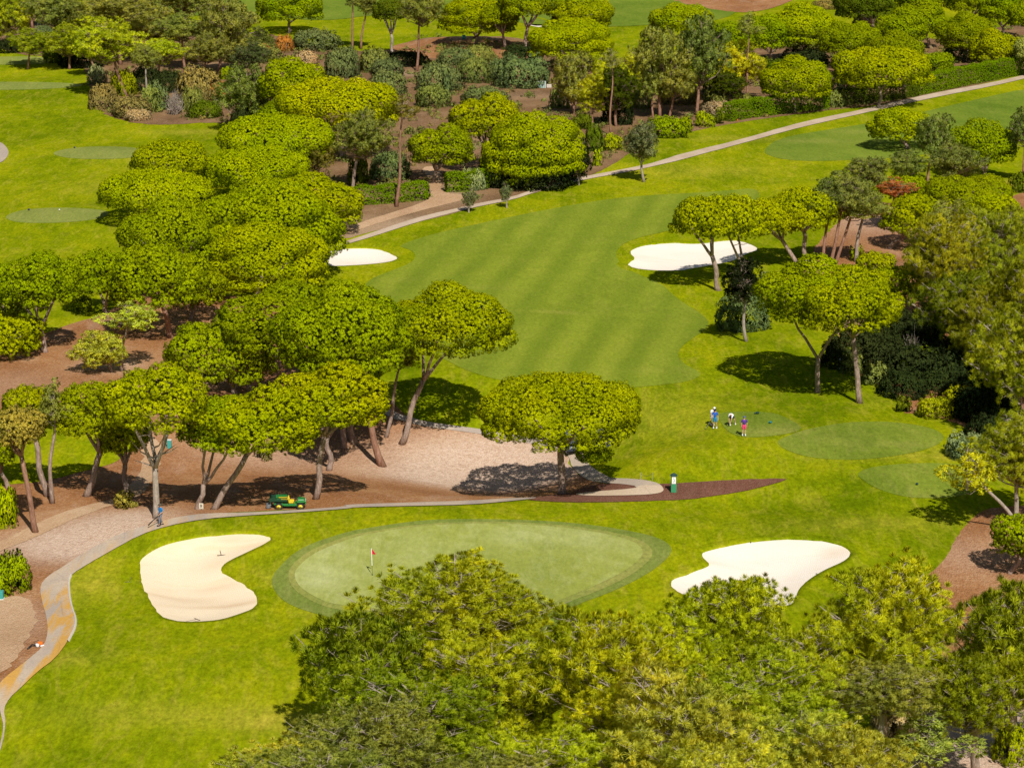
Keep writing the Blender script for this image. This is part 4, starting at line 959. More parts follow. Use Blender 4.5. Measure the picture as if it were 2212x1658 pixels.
TB(1, (1440, 1760, 270, 400, 'sc', 'wide grey-olive bush below the far fairway edge'), (1500, 1720, 185, 300, 'g', 'bright green bush beside the far rounded pine'), (1735, 1855, 230, 335, 'or', 'orange-brown bush below the far rounded pine'),
   (1640, 1735, 290, 395, 'rd', 'red-orange bush in the upper scrub'), (1860, 2005, 320, 430, 'tan', 'pinkish tan bush in the upper scrub'), (2070, 2260, 325, 510, 'sg', 'dark green rounded bush above the upper scrub dome'),
   (1850, 2150, 195, 330, 'sg', 'grey bush along the far fairway edge'), (560, 760, 540, 700, 'bn', 'brownish bush at the corner of the left grass'), (680, 860, 445, 620, 'yy', 'yellow-green prickly pear bush under the large olive pine'),
   (700, 960, 620, 750, 'bn', 'low brown-green bush along the left grass edge'), (945, 1075, 530, 710, 'sg', 'dark green bush right of the slim pale trunk'), (1050, 1170, 570, 745, 'tw', 'bare pale twiggy bush at the edge of the yellow grass'),
   (1110, 1380, 440, 660, 'bn', 'large brown bush in the upper left scrub'), (1290, 1460, 520, 650, 'or', 'orange-green bush left of the grey-green corner pine'), (1205, 1400, 640, 755, 'd', 'green bush at the grass edge left of the corner pine'),
   (275, 490, 225, 400, 'd', 'dark green bush right of the pale bare shrub'), (195, 340, 160, 250, 'sg', 'blue-green bush behind the pale bare shrub'), (150, 300, 185, 335, 'tw', 'pale bare shrub at the top left'),
   (550, 670, 420, 540, 'ol', 'grey bush at the right end of the highest left tee'), (1000, 1130, 460, 600, 'dk', 'dark shaded bush under the upper left wood'), (770, 960, 690, 765, 'tan', 'dry low shrub at the yellow grass edge'),
   (440, 640, 300, 440, 'dk', 'dark bush in shade at the end of the upper left tee'), (1200, 1450, 250, 400, 'bn', 'brown-grey bush between upper left trunks'), (1400, 1500, 430, 510, 'g', 'reedy green bush under the tall grey pine'), (900, 1010, 560, 720, 'sc', 'small bush behind the slim pale trunk'),
   (1150, 1300, 560, 720, 'sc', 'olive bush between the brown bush and the grass'), (20, 150, 250, 340, 'dk', 'dark bush above the brown bank at the left edge'), (860, 1010, 440, 600, 'dk', 'black-green shaded bush between upper left trunks'),
   (1480, 1620, 700, 860, 'dk', 'dark bush at the foot of the grey-green corner pine'))
TB(3, (-80, 150, 480, 680, 'bn', 'brown undergrowth bush at the left of the upper right wood'), (150, 340, 560, 700, 'sc', 'bush under the tall grey-green hedge-gap pine'), (170, 370, 640, 740, 'tan', 'dry tan bush behind the hedge gap'),
   (370, 520, 600, 690, 'sc', 'bush at the left end of the tall clipped hedge'), (0, 95, 740, 850, 'g', 'small square bush on the verge, left of three'), (130, 240, 712, 812, 'g', 'small square bush on the verge, middle of three'), (240, 310, 695, 795, 'd', 'small square bush on the verge, right of three'),
   (960, 1080, 580, 690, 'sc', 'thin bush at the right end of the tall clipped hedge'), (1000, 1160, 480, 600, 'dk', 'dark bush behind the shaded hedge'), (1100, 1300, 90, 200, 'bn', 'brownish bush under the dark top edge pines'), (1700, 1900, 280, 400, 'dk', 'dark bush above the long yellow hedge'),
   (2120, 2240, 1100, 1230, 'd', 'dark conical bush at the right edge on the yellow grass'), (180, 330, 460, 600, 'd', 'dense green bush in the upper right wood'), (540, 700, 380, 500, 'd', 'dark bush between the upper right domes'), (1200, 1400, 300, 420, 'd', 'shaded bush behind the flat umbrella pine'),
   (2000, 2180, 280, 390, 'd', 'dark bush beneath the rounded pine above the hedge'), (700, 900, 330, 420, 'dk', 'dark bush behind the low rounded umbrella pine'), (860, 1030, 0, 60, 'bn', 'purple-brown bush at the top edge'))
TB(6, (530, 650, 165, 240, 'sg', 'small grey bush left of the grass pair of pines'), (1040, 1220, 680, 810, 'sc', 'olive bush behind the knotted pale trunk'), (1180, 1370, 740, 880, 'sc', 'low bush right of the knotted pale trunk'),
   (1220, 1460, 360, 540, 'sg', 'blue-grey bush behind the right grass pine'), (1390, 1720, 640, 800, 'g', 'lit leafy bush in the dark forest edge'), (1400, 1560, 560, 760, 'tw', 'bare twiggy bush in the dark forest edge'),
   (1330, 1560, 800, 960, 'dk', 'dark bush in deep shade at the forest edge'), (1490, 1760, 950, 1090, 'yy', 'bright yellow-green bush, left half of the sunlit forest hedge'), (1680, 1930, 885, 1050, 'yy', 'bright yellow-green bush, right half of the sunlit forest hedge'),
   (1700, 1960, 1180, 1362, 'ol', 'round grey bush beside the two right tees'), (1880, 2100, 1080, 1250, 'dk', 'dark bush in the shade right of the largest tee'), (1560, 1800, 780, 930, 'dk', 'bush toned dark for shade in the hollow under the forest wall'),
   (1180, 1420, 540, 720, 'dk', 'bush toned dark for shade behind the Y-forked pines'), (1440, 1640, 460, 640, 'dk', 'shaded bush beneath the bent dark trunk'), (1640, 1900, 620, 800, 'dk', 'shaded bush left of the twin dark red trunks'), (1100, 1200, 600, 700, 'bn', 'brown bush at the top of the grass bank'),
   (1900, 2200, 820, 1000, 'dk', 'large shaded bush below the right edge pines'), (2080, 2250, 1000, 1160, 'd', 'shaded bush at the right edge above the bare trunk'), (1090, 1180, 10, 110, 'g', 'bright bush under the half-dead pine'), (1400, 1500, 960, 1060, 'd', 'small bush at the left foot of the sunlit forest hedge'))
TB(6, (1000, 1300, 560, 780, 'dk', 'wide added thicket toned dark for shade directly behind the knotted pale trunk'), (1250, 1560, 640, 860, 'dk', 'wide added thicket toned dark for shade around the bare twiggy bush'),  # thickets added to darken the hollow; the shade sits in their colour
   (1500, 1800, 680, 900, 'dk', 'wide added thicket toned dark for shade above the sunlit forest hedge'), (1760, 2060, 900, 1120, 'dk', 'wide added thicket toned dark for shade right of the sunlit forest hedge'), (1300, 1600, 430, 620, 'dk', 'wide added thicket toned dark for shade at the bent trunk foot'),
   (1980, 2260, 1040, 1240, 'dk', 'wide added thicket toned dark for shade above the round grey bush'))
B(-22, 40, 1052, 1147, 'y', 'bright rounded pine bush at the left edge beside the sandy track')
B(-30, 62, 1195, 1290, 'g', 'green bush at the left edge above the bare soil')
B(245, 299, 1064, 1101, 'br', 'low palm-like shrub beside the sandy track', name='palm_shrub', cat='shrub')
B(155, 205, 640, 674, 'g', 'hanging tuft of branch over the left grass strip')
B(1880, 1990, 1490, 1600, 'tan', 'reddish dry bush among the bottom right pines')
B(2140, 2230, 1560, 1650, 'g', 'leafy green bush at the bottom right corner')
B(555, 600, 955, 992, 'bn', 'brown dead foliage clump under the leaning pine crown')

# low scrub nobody could count, scattered over the dry soil of the far belt
def inpoly(P, x, y):
    ins = np.zeros(len(x), bool)
    for i in range(len(P)):
        a, b = P[i], P[(i + 1) % len(P)]; c = ((a[1] > y) != (b[1] > y))
        with np.errstate(divide='ignore', invalid='ignore'):
            ins ^= c & (x < (b[0] - a[0]) * (y - a[1]) / (b[1] - a[1] + 1e-12) + a[0])
    return ins
def scatter(name, poly, n, tn, seed, sz, excl=(), label=None):
    rng = np.random.default_rng(seed); W_ = np.array([tuple(gp(*q)[:2]) for q in poly])
    x = rng.uniform(W_[:, 0].min(), W_[:, 0].max(), n * 6); y = rng.uniform(W_[:, 1].min(), W_[:, 1].max(), n * 6)
    k = inpoly(W_, x, y)
    for e in excl: k &= ~inpoly(np.array([tuple(gp(*q)[:2]) for q in e]), x, y)
    f = np.sin(x * .31 + 2 * np.sin(y * .17)) + np.sin(y * .27 + 1.5 * np.sin(x * .23)) + rng.normal(0, .5, len(x))
    k &= f > -.1; x, y = x[k][:n], y[k][:n]; m = len(x); r = rng.uniform(.4, 1.0, m) * sz
    K = 7; d = nz(rng.normal(0, 1, (m * K, 3)) + np.array([0, 0, .6])); d[:, 2] = np.abs(d[:, 2])
    P = np.column_stack([np.repeat(x, K), np.repeat(y, K), np.repeat(hgt(x, y), K)]) + d * np.repeat(r, K)[:, None] * np.array([1, 1, .7])
    o = link(bpy.data.objects.new(name, puffs(name, rng, P, d, .32, 20, .22, .10, .9))); tint(o, tn); o['kind'] = 'stuff'; o['category'] = 'undergrowth'; o['label'] = label
    return o
EX = (p3L + p3R[::-1], DROAD, [(690, 560), (740, 470), (930, 440), (1110, 425), (1110, 440), (900, 500), (720, 560)])
scatter('undergrowth', SCRUB, 1500, 'sc', 11, .85, EX, 'low grey-green scrub covering the dry soil of the far belt')
scatter('undergrowth', SCRUB, 700, 'bn', 12, .6, EX, 'low brown dry scrub scattered over the soil of the far belt')
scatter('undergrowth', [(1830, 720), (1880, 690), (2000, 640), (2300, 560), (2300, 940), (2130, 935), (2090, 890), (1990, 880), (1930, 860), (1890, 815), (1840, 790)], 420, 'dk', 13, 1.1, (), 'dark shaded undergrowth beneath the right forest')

# --- hedges: clipped, leafy on every side
def hedge(pts, h, depth, tn, label):
    w = [gp(*q) for q in pts]; rng = np.random.default_rng(int(pts[0][0]))
    P = []; N = []; org = w[0]
    core = MB()
    for a, b in zip(w[:-1], w[1:]):
        d = (b - a); L_ = math.hypot(d.x, d.y); u = Vector((d.x, d.y, 0)).normalized(); n = Vector((u.y, -u.x, 0))
        if n.y > 0: n = -n
        for cnt, fn, nn in ((int(L_ * h * 24), lambda t, q: a.lerp(b, t) - org + Vector((0, 0, q * h)), n), (int(L_ * depth * 24), lambda t, q: a.lerp(b, t) - org - n * depth * q + Vector((0, 0, h)), Vector((0, 0, 1))), (int(L_ * h * 12), lambda t, q: a.lerp(b, t) - org - n * depth + Vector((0, 0, q * h)), -n)):
            for _ in range(cnt):
                P.append(fn(rng.random(), rng.random())); N.append(nn)
    for e, o_ in ((w[0], (w[0] - w[1]).normalized()), (w[-1], (w[-1] - w[-2]).normalized())):
        n2 = Vector((o_.y, -o_.x, 0)); n2 = n2 if n2.y > 0 else -n2
        for _ in range(int(depth * h * 24)):
            P.append(e - org + n2 * depth * rng.random() + Vector((0, 0, h * rng.random()))); N.append(o_)
    P = np.array(P); N = np.array(N); P[:, 2] += .12 * np.sin(P[:, 0] * 1.7) * (P[:, 2] > h * .8)
    m_ = puffs('clipped_hedge', rng, P, N, .15, 14, .17, .09, .8)
    o = link(bpy.data.objects.new('clipped_hedge', m_)); o.location = org; tint(o, tn, .03)
    tag(o, label, 'hedge', 'clipped hedges along the cart path'); return o
hedge(T(2, (115, 1302), (330, 1290), (575, 1265)), 2.4, 1.6, 'hg', 'clipped green hedge block left of the sandy opening')
hedge(T(2, (690, 1220), (800, 1216), (960, 1192)), 2.6, 1.6, 'hg', 'clipped hedge block right of the sandy opening')
hedge(T(3, (350, 772), (460, 750), (560, 738), (760, 712), (970, 690)), 3.0, 1.8, 'hg', 'tall clipped hedge below the low rounded umbrella pine')
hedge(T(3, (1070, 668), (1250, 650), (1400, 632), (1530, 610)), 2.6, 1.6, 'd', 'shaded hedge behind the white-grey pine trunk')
hedge(T(3, (1535, 605), (1800, 552), (2000, 512), (2165, 480), (2300, 455)), 3.3, 1.8, 'hg', 'long yellow-topped hedge running to the right edge')
# ------------------------------------------------------------------ people
PM = {}
def pm(n, c, rough=.7, **k):
    if n not in PM: PM[n] = plain(n, c, rough, **k)
    return PM[n]
def skin_mesh(name, verts, edges, rads, mat, parent, root=0, sub=1):
    me = bpy.data.meshes.new(name); me.from_pydata(verts, edges, []); me.update()
    o = link(bpy.data.objects.new(name, me), parent)
    m = o.modifiers.new('skin', 'SKIN'); m.use_smooth_shade = True
    lay = me.skin_vertices[0].data
    for i, r in enumerate(rads):
        lay[i].radius = (r, r) if not isinstance(r, tuple) else r
        lay[i].use_root = (i == root)
    ms = o.modifiers.new('sub', 'SUBSURF'); ms.levels = sub; ms.render_levels = sub
    me.materials.append(mat); return o
def person(loc, rz, label, J, colors, sleeve=.45, leg=.95, hat=None, gear=None, cap_brim=True):
    """J: joint positions (metres, figure looks along -Y); colors: skin, top, bottom, shoes, hair"""
    root = empty('person', loc, rz); root.scale = (1.05, 1.05, 1.05); tag(root, label, 'person', 'people on the golf course')
    g = lambda k: Vector(J[k])
    V_ = []; E = []; Rr = []
    def add(p, r, frm=None):
        V_.append(tuple(p)); Rr.append(r)
        if frm is not None: E.append((frm, len(V_) - 1))
        return len(V_) - 1
    pel = add(g('pelvis'), .12); sp = add(g('pelvis').lerp(g('chest'), .5), .115, pel); ch = add(g('chest'), .135, sp)
    nk = add(g('neck'), .058, ch); hd = add(g('neck').lerp(g('head'), .55), .078, nk); h2 = add(g('head'), .098, hd); h3 = add(g('head') + (g('head') - g('neck')).normalized() * .07, .085, h2)
    fd = Vector(J.get('face', (0, -1, 0))).normalized()
    for sd in ('l', 'r'):
        sh = add(g('sh' + sd), .062, ch); el = add(g('el' + sd), .042, sh); wr = add(g('wr' + sd), .028, el)
        hv = (g('wr' + sd) - g('el' + sd)).normalized(); pa = add(g('wr' + sd) + hv * .06, (.036, .022), wr)
        side = hv.cross(Vector((0, 1, 0))).normalized() if abs(hv.y) < .9 else Vector((1, 0, 0))
        fwd = hv.cross(side).normalized()
        for q, fl in zip((-1.5, -.5, .5, 1.5), (.065, .08, .075, .055)):
            b0 = g('wr' + sd) + hv * .10 + side * q * .02; k1 = add(b0, .010, pa)
            k2 = add(b0 + hv * fl * .5 + fwd * .006, .009, k1); add(b0 + hv * fl * .85 + fwd * .03, .008, k2)
        t1 = add(g('wr' + sd) + hv * .045 + side * .04, .011, pa); add(g('wr' + sd) + hv * .085 + side * .058, .009, t1)
        hp = add(g('hip' + sd), .095, pel); kn = add(g('kn' + sd), .062, hp); cf = add(g('kn' + sd).lerp(g('an' + sd), .35), .058, kn); an = add(g('an' + sd), .036, cf)
        ft = Vector(J.get('toe' + sd, tuple(g('an' + sd) + fd * .16 + Vector((0, 0, -.05))))); add(ft, .035, an)
    skin_mesh('body', V_, E, Rr, colors[0], root)
    # clothes
    V2 = []; E2 = []; R2 = []
    def a2(p, r, frm=None):
        V2.append(tuple(p)); R2.append(r)
        if frm is not None: E2.append((frm, len(V2) - 1))
        return len(V2) - 1
    c0 = a2(g('pelvis').lerp(g('chest'), -.22), .15); c1 = a2(g('pelvis').lerp(g('chest'), .5), .145, c0); c2 = a2(g('chest'), .16, c1); a2(g('chest').lerp(g('neck'), .7), .085, c2)
    for sd in ('l', 'r'):
        s1 = a2(g('sh' + sd), .082, c2); e = g('sh' + sd).lerp(g('el' + sd), min(1, sleeve * 2)); s2 = a2(e, .064, s1)
        if sleeve > .5: a2(g('el' + sd).lerp(g('wr' + sd), (sleeve - .5) * 2), .045, s2)
    skin_mesh('shirt', V2, E2, R2, colors[1], root)
    V2.clear(); E2.clear(); R2.clear()
    up = (g('chest') - g('pelvis')).normalized(); w0 = a2(g('pelvis') + up * .16, .13); w = a2(g('pelvis') + up * .03, .16, w0)
    for sd in ('l', 'r'):
        h = a2(g('hip' + sd), .118, w); k1 = a2(g('hip' + sd).lerp(g('kn' + sd), min(1, leg * 1.0) if leg <= 1 else 1), .095, h)
        if leg > 1: a2(g('kn' + sd).lerp(g('an' + sd), leg - 1), .07, k1)
    skin_mesh('trousers' if leg > 1 else 'shorts', V2, E2, R2, colors[2], root)
    for sd in ('l', 'r'):
        a = g('an' + sd); b = MB(); R0 = Matrix.Rotation(math.atan2(fd.x, -fd.y), 3, 'Z')
        b.box(a + fd * .06 + Vector((0, 0, -.055)), (.10, .30, .085), R0, .03); b.box(a + fd * .06 + Vector((0, 0, -.09)), (.105, .31, .025), R0, .008)
        b.build('shoe', colors[3], root, True)
        b = MB(); b.tube([a + Vector((0, 0, -.02)), a.lerp(g('kn' + sd), .18)], [.045, .048], 10, False)
        if leg <= 1: b.build('sock', colors[3], root, True)
    H = g('head'); upv = (H - g('neck')).normalized(); sdv = fd.cross(upv).normalized(); fwd = (fd - upv * fd.dot(upv)).normalized()
    b = MB(); b.ball(H + fwd * .105 - upv * .01, (.016, .02, .022), 8, 6); b.build('nose', colors[0], root, True)
    b = MB()
    for q in (-1, 1): b.ball(H + fwd * .09 + sdv * q * .036 + upv * .02, .012, 8, 6)
    b.build('eyes', pm('eye', (.02, .015, .01)), root, True)
    b = MB(); b.ball(H + fwd * .088 - upv * .05, (.025, .012, .008), 8, 6); b.build('mouth', pm('lips', (.35, .10, .08)), root, True)
    b = MB()
    for q in (-1, 1): b.ball(H + sdv * q * .098, (.014, .022, .03), 8, 6)
    b.build('ears', colors[0], root, True)
    b = MB(); b.ball(H - fwd * .022 + upv * .045, (.104, .112, .098), 14, 10); b.build('hair', colors[4], root, True)
    if hat:
        b = MB(); b.ball(H + upv * .07 - fwd * .01, (.118, .124, .09), 14, 10)
        if cap_brim: b.ball(H + upv * .06 + fwd * .13, (.08, .10, .012), 12, 6)
        else: b.tube([H + upv * .06, H + upv * .075], [.19, .18], 18)
        b.build('hat', hat, root, True)
    return root
SK = pm('skin', (.55, .33, .23), .6); WH = pm('white_fabric', (.80, .80, .80)); 
def standing(sp=.13, arms=None):
    J = dict(pelvis=(0, 0, .95), chest=(0, .01, 1.30), neck=(0, 0, 1.49), head=(0, -.02, 1.62), shl=(.19, 0, 1.42), shr=(-.19, 0, 1.42), ell=(.27, .03, 1.14), elr=(-.27, .03, 1.14),
             wrl=(.29, -.06, .90), wrr=(-.29, -.06, .90), hipl=(.09, 0, .90), hipr=(-.09, 0, .90), knl=(sp, -.02, .50), knr=(-sp, -.02, .50), anl=(sp + .01, .01, .10), anr=(-sp - .01, .01, .10))
    if arms: J.update(arms)
    return J
# purple shirt, back to the camera -> looks away (+Y)
p = gp(1607, 942, .08)
person(p, math.pi, 'man in purple polo shirt, pink shorts and blue cap standing with his back turned', standing(.12, dict(wrl=(.24, .05, .92), wrr=(-.24, .05, .92))), (SK, pm('purple_fabric', (.10, .03, .26)), pm('pink_fabric', (.85, .08, .22)), WH, pm('grey_hair', (.25, .22, .20))), hat=pm('blue_cap', (.07, .10, .33)))
p = gp(1544, 925, .05)
person(p, R_(-12), 'man in blue polo shirt and lighter blue shorts holding a club', standing(.10, dict(wrr=(-.34, -.18, .88), elr=(-.30, -.05, 1.13), anl=(.17, .05, .10), knl=(.13, -.06, .5))), (SK, pm('blue_fabric', (.02, .11, .50)), pm('light_blue_fabric', (.02, .22, .50)), WH, pm('dark_hair', (.03, .025, .02))), hat=pm('navy_cap', (.02, .02, .045)))
p2 = gp(1538, 918, .05)
person(p2, R_(20), 'person in white shirt and white cap just behind the man in blue', standing(.12, dict(chest=(.02, -.10, 1.28), neck=(.05, -.16, 1.44), head=(.08, -.22, 1.56), shl=(.22, -.10, 1.38), shr=(-.17, -.14, 1.38), ell=(.26, -.22, 1.14), elr=(-.24, -.22, 1.12), wrl=(.16, -.42, .98), wrr=(-.10, -.42, .98))), (SK, WH, pm('white_shorts', (.72, .72, .74)), WH, PM['grey_hair']), hat=pm('white_cap', (.85, .85, .85)))
p = gp(1581, 919, .08)
bend = dict(pelvis=(0, .14, .92), chest=(-.18, -.12, 1.02), neck=(-.28, -.24, .98), head=(-.33, -.33, .93), shl=(-.06, -.24, .98), shr=(-.34, -.10, 1.02), ell=(-.22, -.36, .72), elr=(-.42, -.20, .74), wrl=(-.34, -.42, .46), wrr=(-.44, -.32, .46),
            hipl=(.10, .14, .90), hipr=(-.08, .14, .90), knl=(.26, .06, .50), knr=(-.12, .04, .50), anl=(.42, .16, .10), anr=(-.14, .10, .10), face=(-.25, -.8, -.5), toel=(.42, -.02, .06), toer=(-.14, -.08, .06))
person(p, math.pi * .12, 'person in white shirt and navy shorts bending down to the turf', bend, (SK, WH, pm('navy_fabric', (.03, .03, .09)), WH, PM['dark_hair']))
p = gp(348, 1136, .10)
person(p, R_(-55), 'worker in blue shirt and grey trousers walking the path with a leaf blower', standing(.08, dict(wrr=(-.22, -.30, .98), elr=(-.25, -.02, 1.12), wrl=(.20, -.22, .95), knl=(.10, -.16, .52), anl=(.09, -.20, .10), anr=(-.09, .18, .10))), (SK, pm('worker_blue', (.01, .20, .55)), pm('grey_trousers', (.17, .18, .23)), pm('dark_boots', (.04, .035, .03)), PM['dark_hair']), leg=1.85, hat=pm('olive_hat', (.10, .08, .05)), cap_brim=False)
# leaf blower carried by the worker
e = empty('leaf_blower', p + Vector((-.16, -.15, .86)), R_(-55)); tag(e, 'dark handheld leaf blower with long tube carried by the worker in blue', 'leaf blower')
b = MB(); b.ball((0, .1, .05), (.12, .16, .13), 12, 8); b.box((0, .12, .2), (.04, .22, .04), None, .012); b.build('motor', pm('blower_body', (.05, .04, .04), .4), e, True)
b = MB(); b.tube([(0, 0, 0), (-.03, -.5, -.32), (-.05, -.95, -.68)], [.045, .042, .055], 10); b.build('tube', pm('black_plastic', (.02, .02, .022), .4), e, True)
# golf club of the man in blue
c0 = gp(1544, 925); c1 = gp(1524, 927)
e = empty('golf_club', c1 + Vector((0, 0, .06))); tag(e, 'golf club with pale shaft slanting down left of the man in blue', 'golf club')
hh = c0 - c1 + Vector((-.36, -.12, .82)); b = MB(); b.tube([(0, 0, 0), hh * .75], [.014, .012], 6); b.build('shaft', pm('steel_shaft', (.75, .75, .72), .3, metallic=.3), e)
b = MB(); b.tube([hh * .74, hh], [.017, .02], 8); b.build('grip', PM['black_plastic'], e)
b = MB(); b.ball((-.04, -.01, -.01), (.07, .055, .035), 10, 7); b.build('club_head', PM['black_plastic'], e, True)
b = MB(); b.ball((0, 0, .021), .021, 10, 8); o = b.build('golf_ball', WH, None, True); o.location = gp(1569, 917, .08); tag(o, 'white golf ball on the tee turf by the bending person', 'golf ball')

# ------------------------------------------------------------------ utility vehicle (drives to the right)
GR = pm('machine_green', (.02, .20, .035), .35, spec=.5); YL = pm('machine_yellow', (.85, .62, .02), .4, spec=.5); BK = PM['black_plastic']; TY = pm('tyre_rubber', (.03, .03, .03), .9); DG = pm('dark_green_bed', (.015, .06, .03), .5); MG = pm('grey_metal', (.25, .26, .27), .5, metallic=.5)
v = empty('utility_vehicle', gp(624, 1097, .02), R_(2)); v.scale = (1.0, .85, .88); tag(v, 'green utility vehicle with yellow wheels and dark cargo bed parked beside the cart path', 'utility vehicle')
def wheel(x, y, r, w, tw=True):
    b = MB(); n = 24
    b.tube([(x, y - w / 2, r), (x, y - w / 2 + .03, r), (x, y + w / 2 - .03, r), (x, y + w / 2, r)], [r * .9, r, r, r * .9], n)
    for k in range(20):
        a = k * math.pi / 10; b.box((x + math.cos(a) * r, y, r + math.sin(a) * r), (.02, w, .05), Matrix.Rotation(-a, 3, 'Y'))
    t = b.build('wheel', TY, v)
    b = MB(); b.tube([(x, y - w / 2 - .006, r), (x, y - w / 2 + .03, r), (x, y + w / 2 - .03, r), (x, y + w / 2 + .006, r)], [r * .58, r * .52, r * .52, r * .58], 20); b.build('rim', YL, t, True)
    b = MB(); b.tube([(x, y - w / 2 - .03, r), (x, y + w / 2 + .03, r)], [.05, .05], 10); b.build('hub', MG, t, True)
for x in (-.82, 1.02):
    for y in (-.62, .62): wheel(x, y, .33, .30)
b = MB(); b.box((.1, 0, .48), (2.3, .95, .16), None, .04); b.box((.15, 0, .38), (1.1, 1.2, .06), None, .02); b.box((-.85, 0, .52), (.8, 1.0, .2), None, .05); b.box((.1, -.58, .46), (1.35, .05, .14), None, .02); b.build('chassis', GR, v)
b = MB(); b.box((1.05, 0, .83), (.78, 1.05, .34), None, .10, taper=(.78, .86)); b.box((1.02, -.62, .76), (.62, .30, .09), None, .04); b.box((1.02, .62, .76), (.62, .30, .09), None, .04); b.box((1.42, 0, .58), (.1, 1.0, .26), None, .03); b.build('hood', GR, v)
for y in (-.3, .3):
    b = MB(); b.ball((1.43, y, .80), (.03, .09, .06), 10, 7); b.build('headlight', pm('lamp_glass', (.8, .8, .75), .1), v, True)
b = MB()
b.box((-.85, 0, .84), (1.5, 1.35, .05), None, .01)
for y in (-.67, .67): b.box((-.85, y, 1.0), (1.5, .04, .34), None, .012)
for x in (-1.6, -.1): b.box((x, 0, 1.0), (.04, 1.35, .34), None, .012)
for x in (-1.3, -1.0, -.7, -.4): b.box((x, -.70, 1.0), (.04, .03, .32))
b.build('cargo_bed', DG, v)
b = MB(); b.box((-.60, -.695, 1.10), (.75, .008, .05)); b.box((-.6, 0, 1.19), (.95, 1.0, .10), None, .04); b.build('bed_cover', GR, v)
b = MB(); b.box((-.45, -.52, 1.215), (.70, .05, .06)); b.box((-.3, -.715, 1.08), (.65, .006, .035)); b.build('stripe', YL, v)
for y in (-.3, .3):
    b = MB(); b.box((.22, y, .68), (.48, .46, .12), None, .04); b.box((.0, y, .92), (.12, .46, .42), Matrix.Rotation(R_(-12), 3, 'Y'), .04); b.build('seat', YL, v)
b = MB(); b.tube([(.05, -.62, .62), (-.02, -.62, 1.10), (.12, -.62, 1.22)], [.03] * 3, 8); b.tube([(.05, .62, .62), (-.02, .62, 1.10)], [.03] * 2, 8); b.tube([(.12, -.62, .98), (.42, -.62, .92), (.50, -.62, .62)], [.028] * 3, 8); b.build('hand_rail', YL, v, True)
b = MB(); b.tube([(.75, -.25, .92), (.58, -.25, 1.08)], [.02, .02], 6); b.build('steering_column', BK, v)
b = MB(); n = 16
ring_ = [(.56 + .05 * math.cos(k * 6.283 / n), -.25 + .18 * math.sin(k * 6.283 / n), 1.09 + .15 * math.cos(k * 6.283 / n)) for k in range(n + 1)]
b.tube(ring_, [.018] * (n + 1), 6); b.build('steering_wheel', BK, v)
b = MB(); b.box((-1.62, 0, .42), (.30, 1.0, .07), None, .02); b.box((-1.55, -.3, .6), (.1, .1, .4)); b.box((-1.55, .3, .6), (.1, .1, .4)); b.tube([(-1.72, -.3, .15), (-1.72, -.3, .4)], [.24, .22], 16); b.tube([(-1.72, .3, .15), (-1.72, .3, .4)], [.24, .22], 16); b.build('spreader', MG, v)

# golf carts standing behind the big tree
def cart(pt, rz, label):
    c = empty('golf_cart', gp(*pt, .08), rz); tag(c, label, 'golf cart', 'golf carts behind the solitary pine')
    bc = pm('cart_paint', (.035, .045, .075), .3, spec=.5)
    b = MB(); b.box((0, 0, .42), (1.15, 2.3, .14), None, .04); b.box((0, -.95, .62), (1.1, .55, .42), None, .14, taper=(.85, .7)); b.box((0, 1.0, .68), (1.1, .5, .5), None, .08); b.build('body', bc, c)
    b = MB(); b.box((0, .32, .78), (1.05, .5, .14), None, .05); b.box((0, .6, 1.05), (1.05, .12, .45), None, .05); b.build('seat', pm('cart_seat', (.16, .15, .14)), c)
    b = MB(); b.box((0, .1, 1.86), (1.15, 1.75, .07), None, .03); b.build('roof', pm('cart_roof', (.10, .11, .12), .5), c)
    b = MB()
    for x in (-.52, .52):
        b.tube([(x, -.72, .75), (x, -.5, 1.84)], [.02, .02], 6); b.tube([(x, .8, .85), (x, .85, 1.84)], [.02, .02], 6)
    b.build('roof_post', BK, c)
    b = MB(); b.box((0, -.62, 1.3), (1.0, .015, .75), Matrix.Rotation(R_(-11), 3, 'X')); b.build('windscreen', pm('tinted_glass', (.06, .07, .08), .15, spec=.5), c)
    b = MB(); b.tube([(-.25, -.5, .95), (-.25, -.3, 1.08)], [.13, .13], 12); b.build('steering_wheel', BK, c)
    for x in (-.5, .5):
        for y in (-.8, .8):
            b = MB(); b.tube([(x - .1, y, .24), (x + .1, y, .24)], [.24, .24], 18); w = b.build('wheel', TY, c); b = MB(); b.tube([(x - .11, y, .24), (x + .11, y, .24)], [.12, .12], 12); b.build('rim', MG, w)
        b = MB(); b.ball((x * .7, -1.2, .66), (.08, .03, .05), 10, 6); b.build('headlight', PM['lamp_glass'], c, True)
cart((1232, 977), R_(12), 'dark golf cart on the path, mostly hidden left behind the solitary pine')
cart((1300, 974), R_(-35), 'dark golf cart on the grass edge peeking out right below the solitary pine')

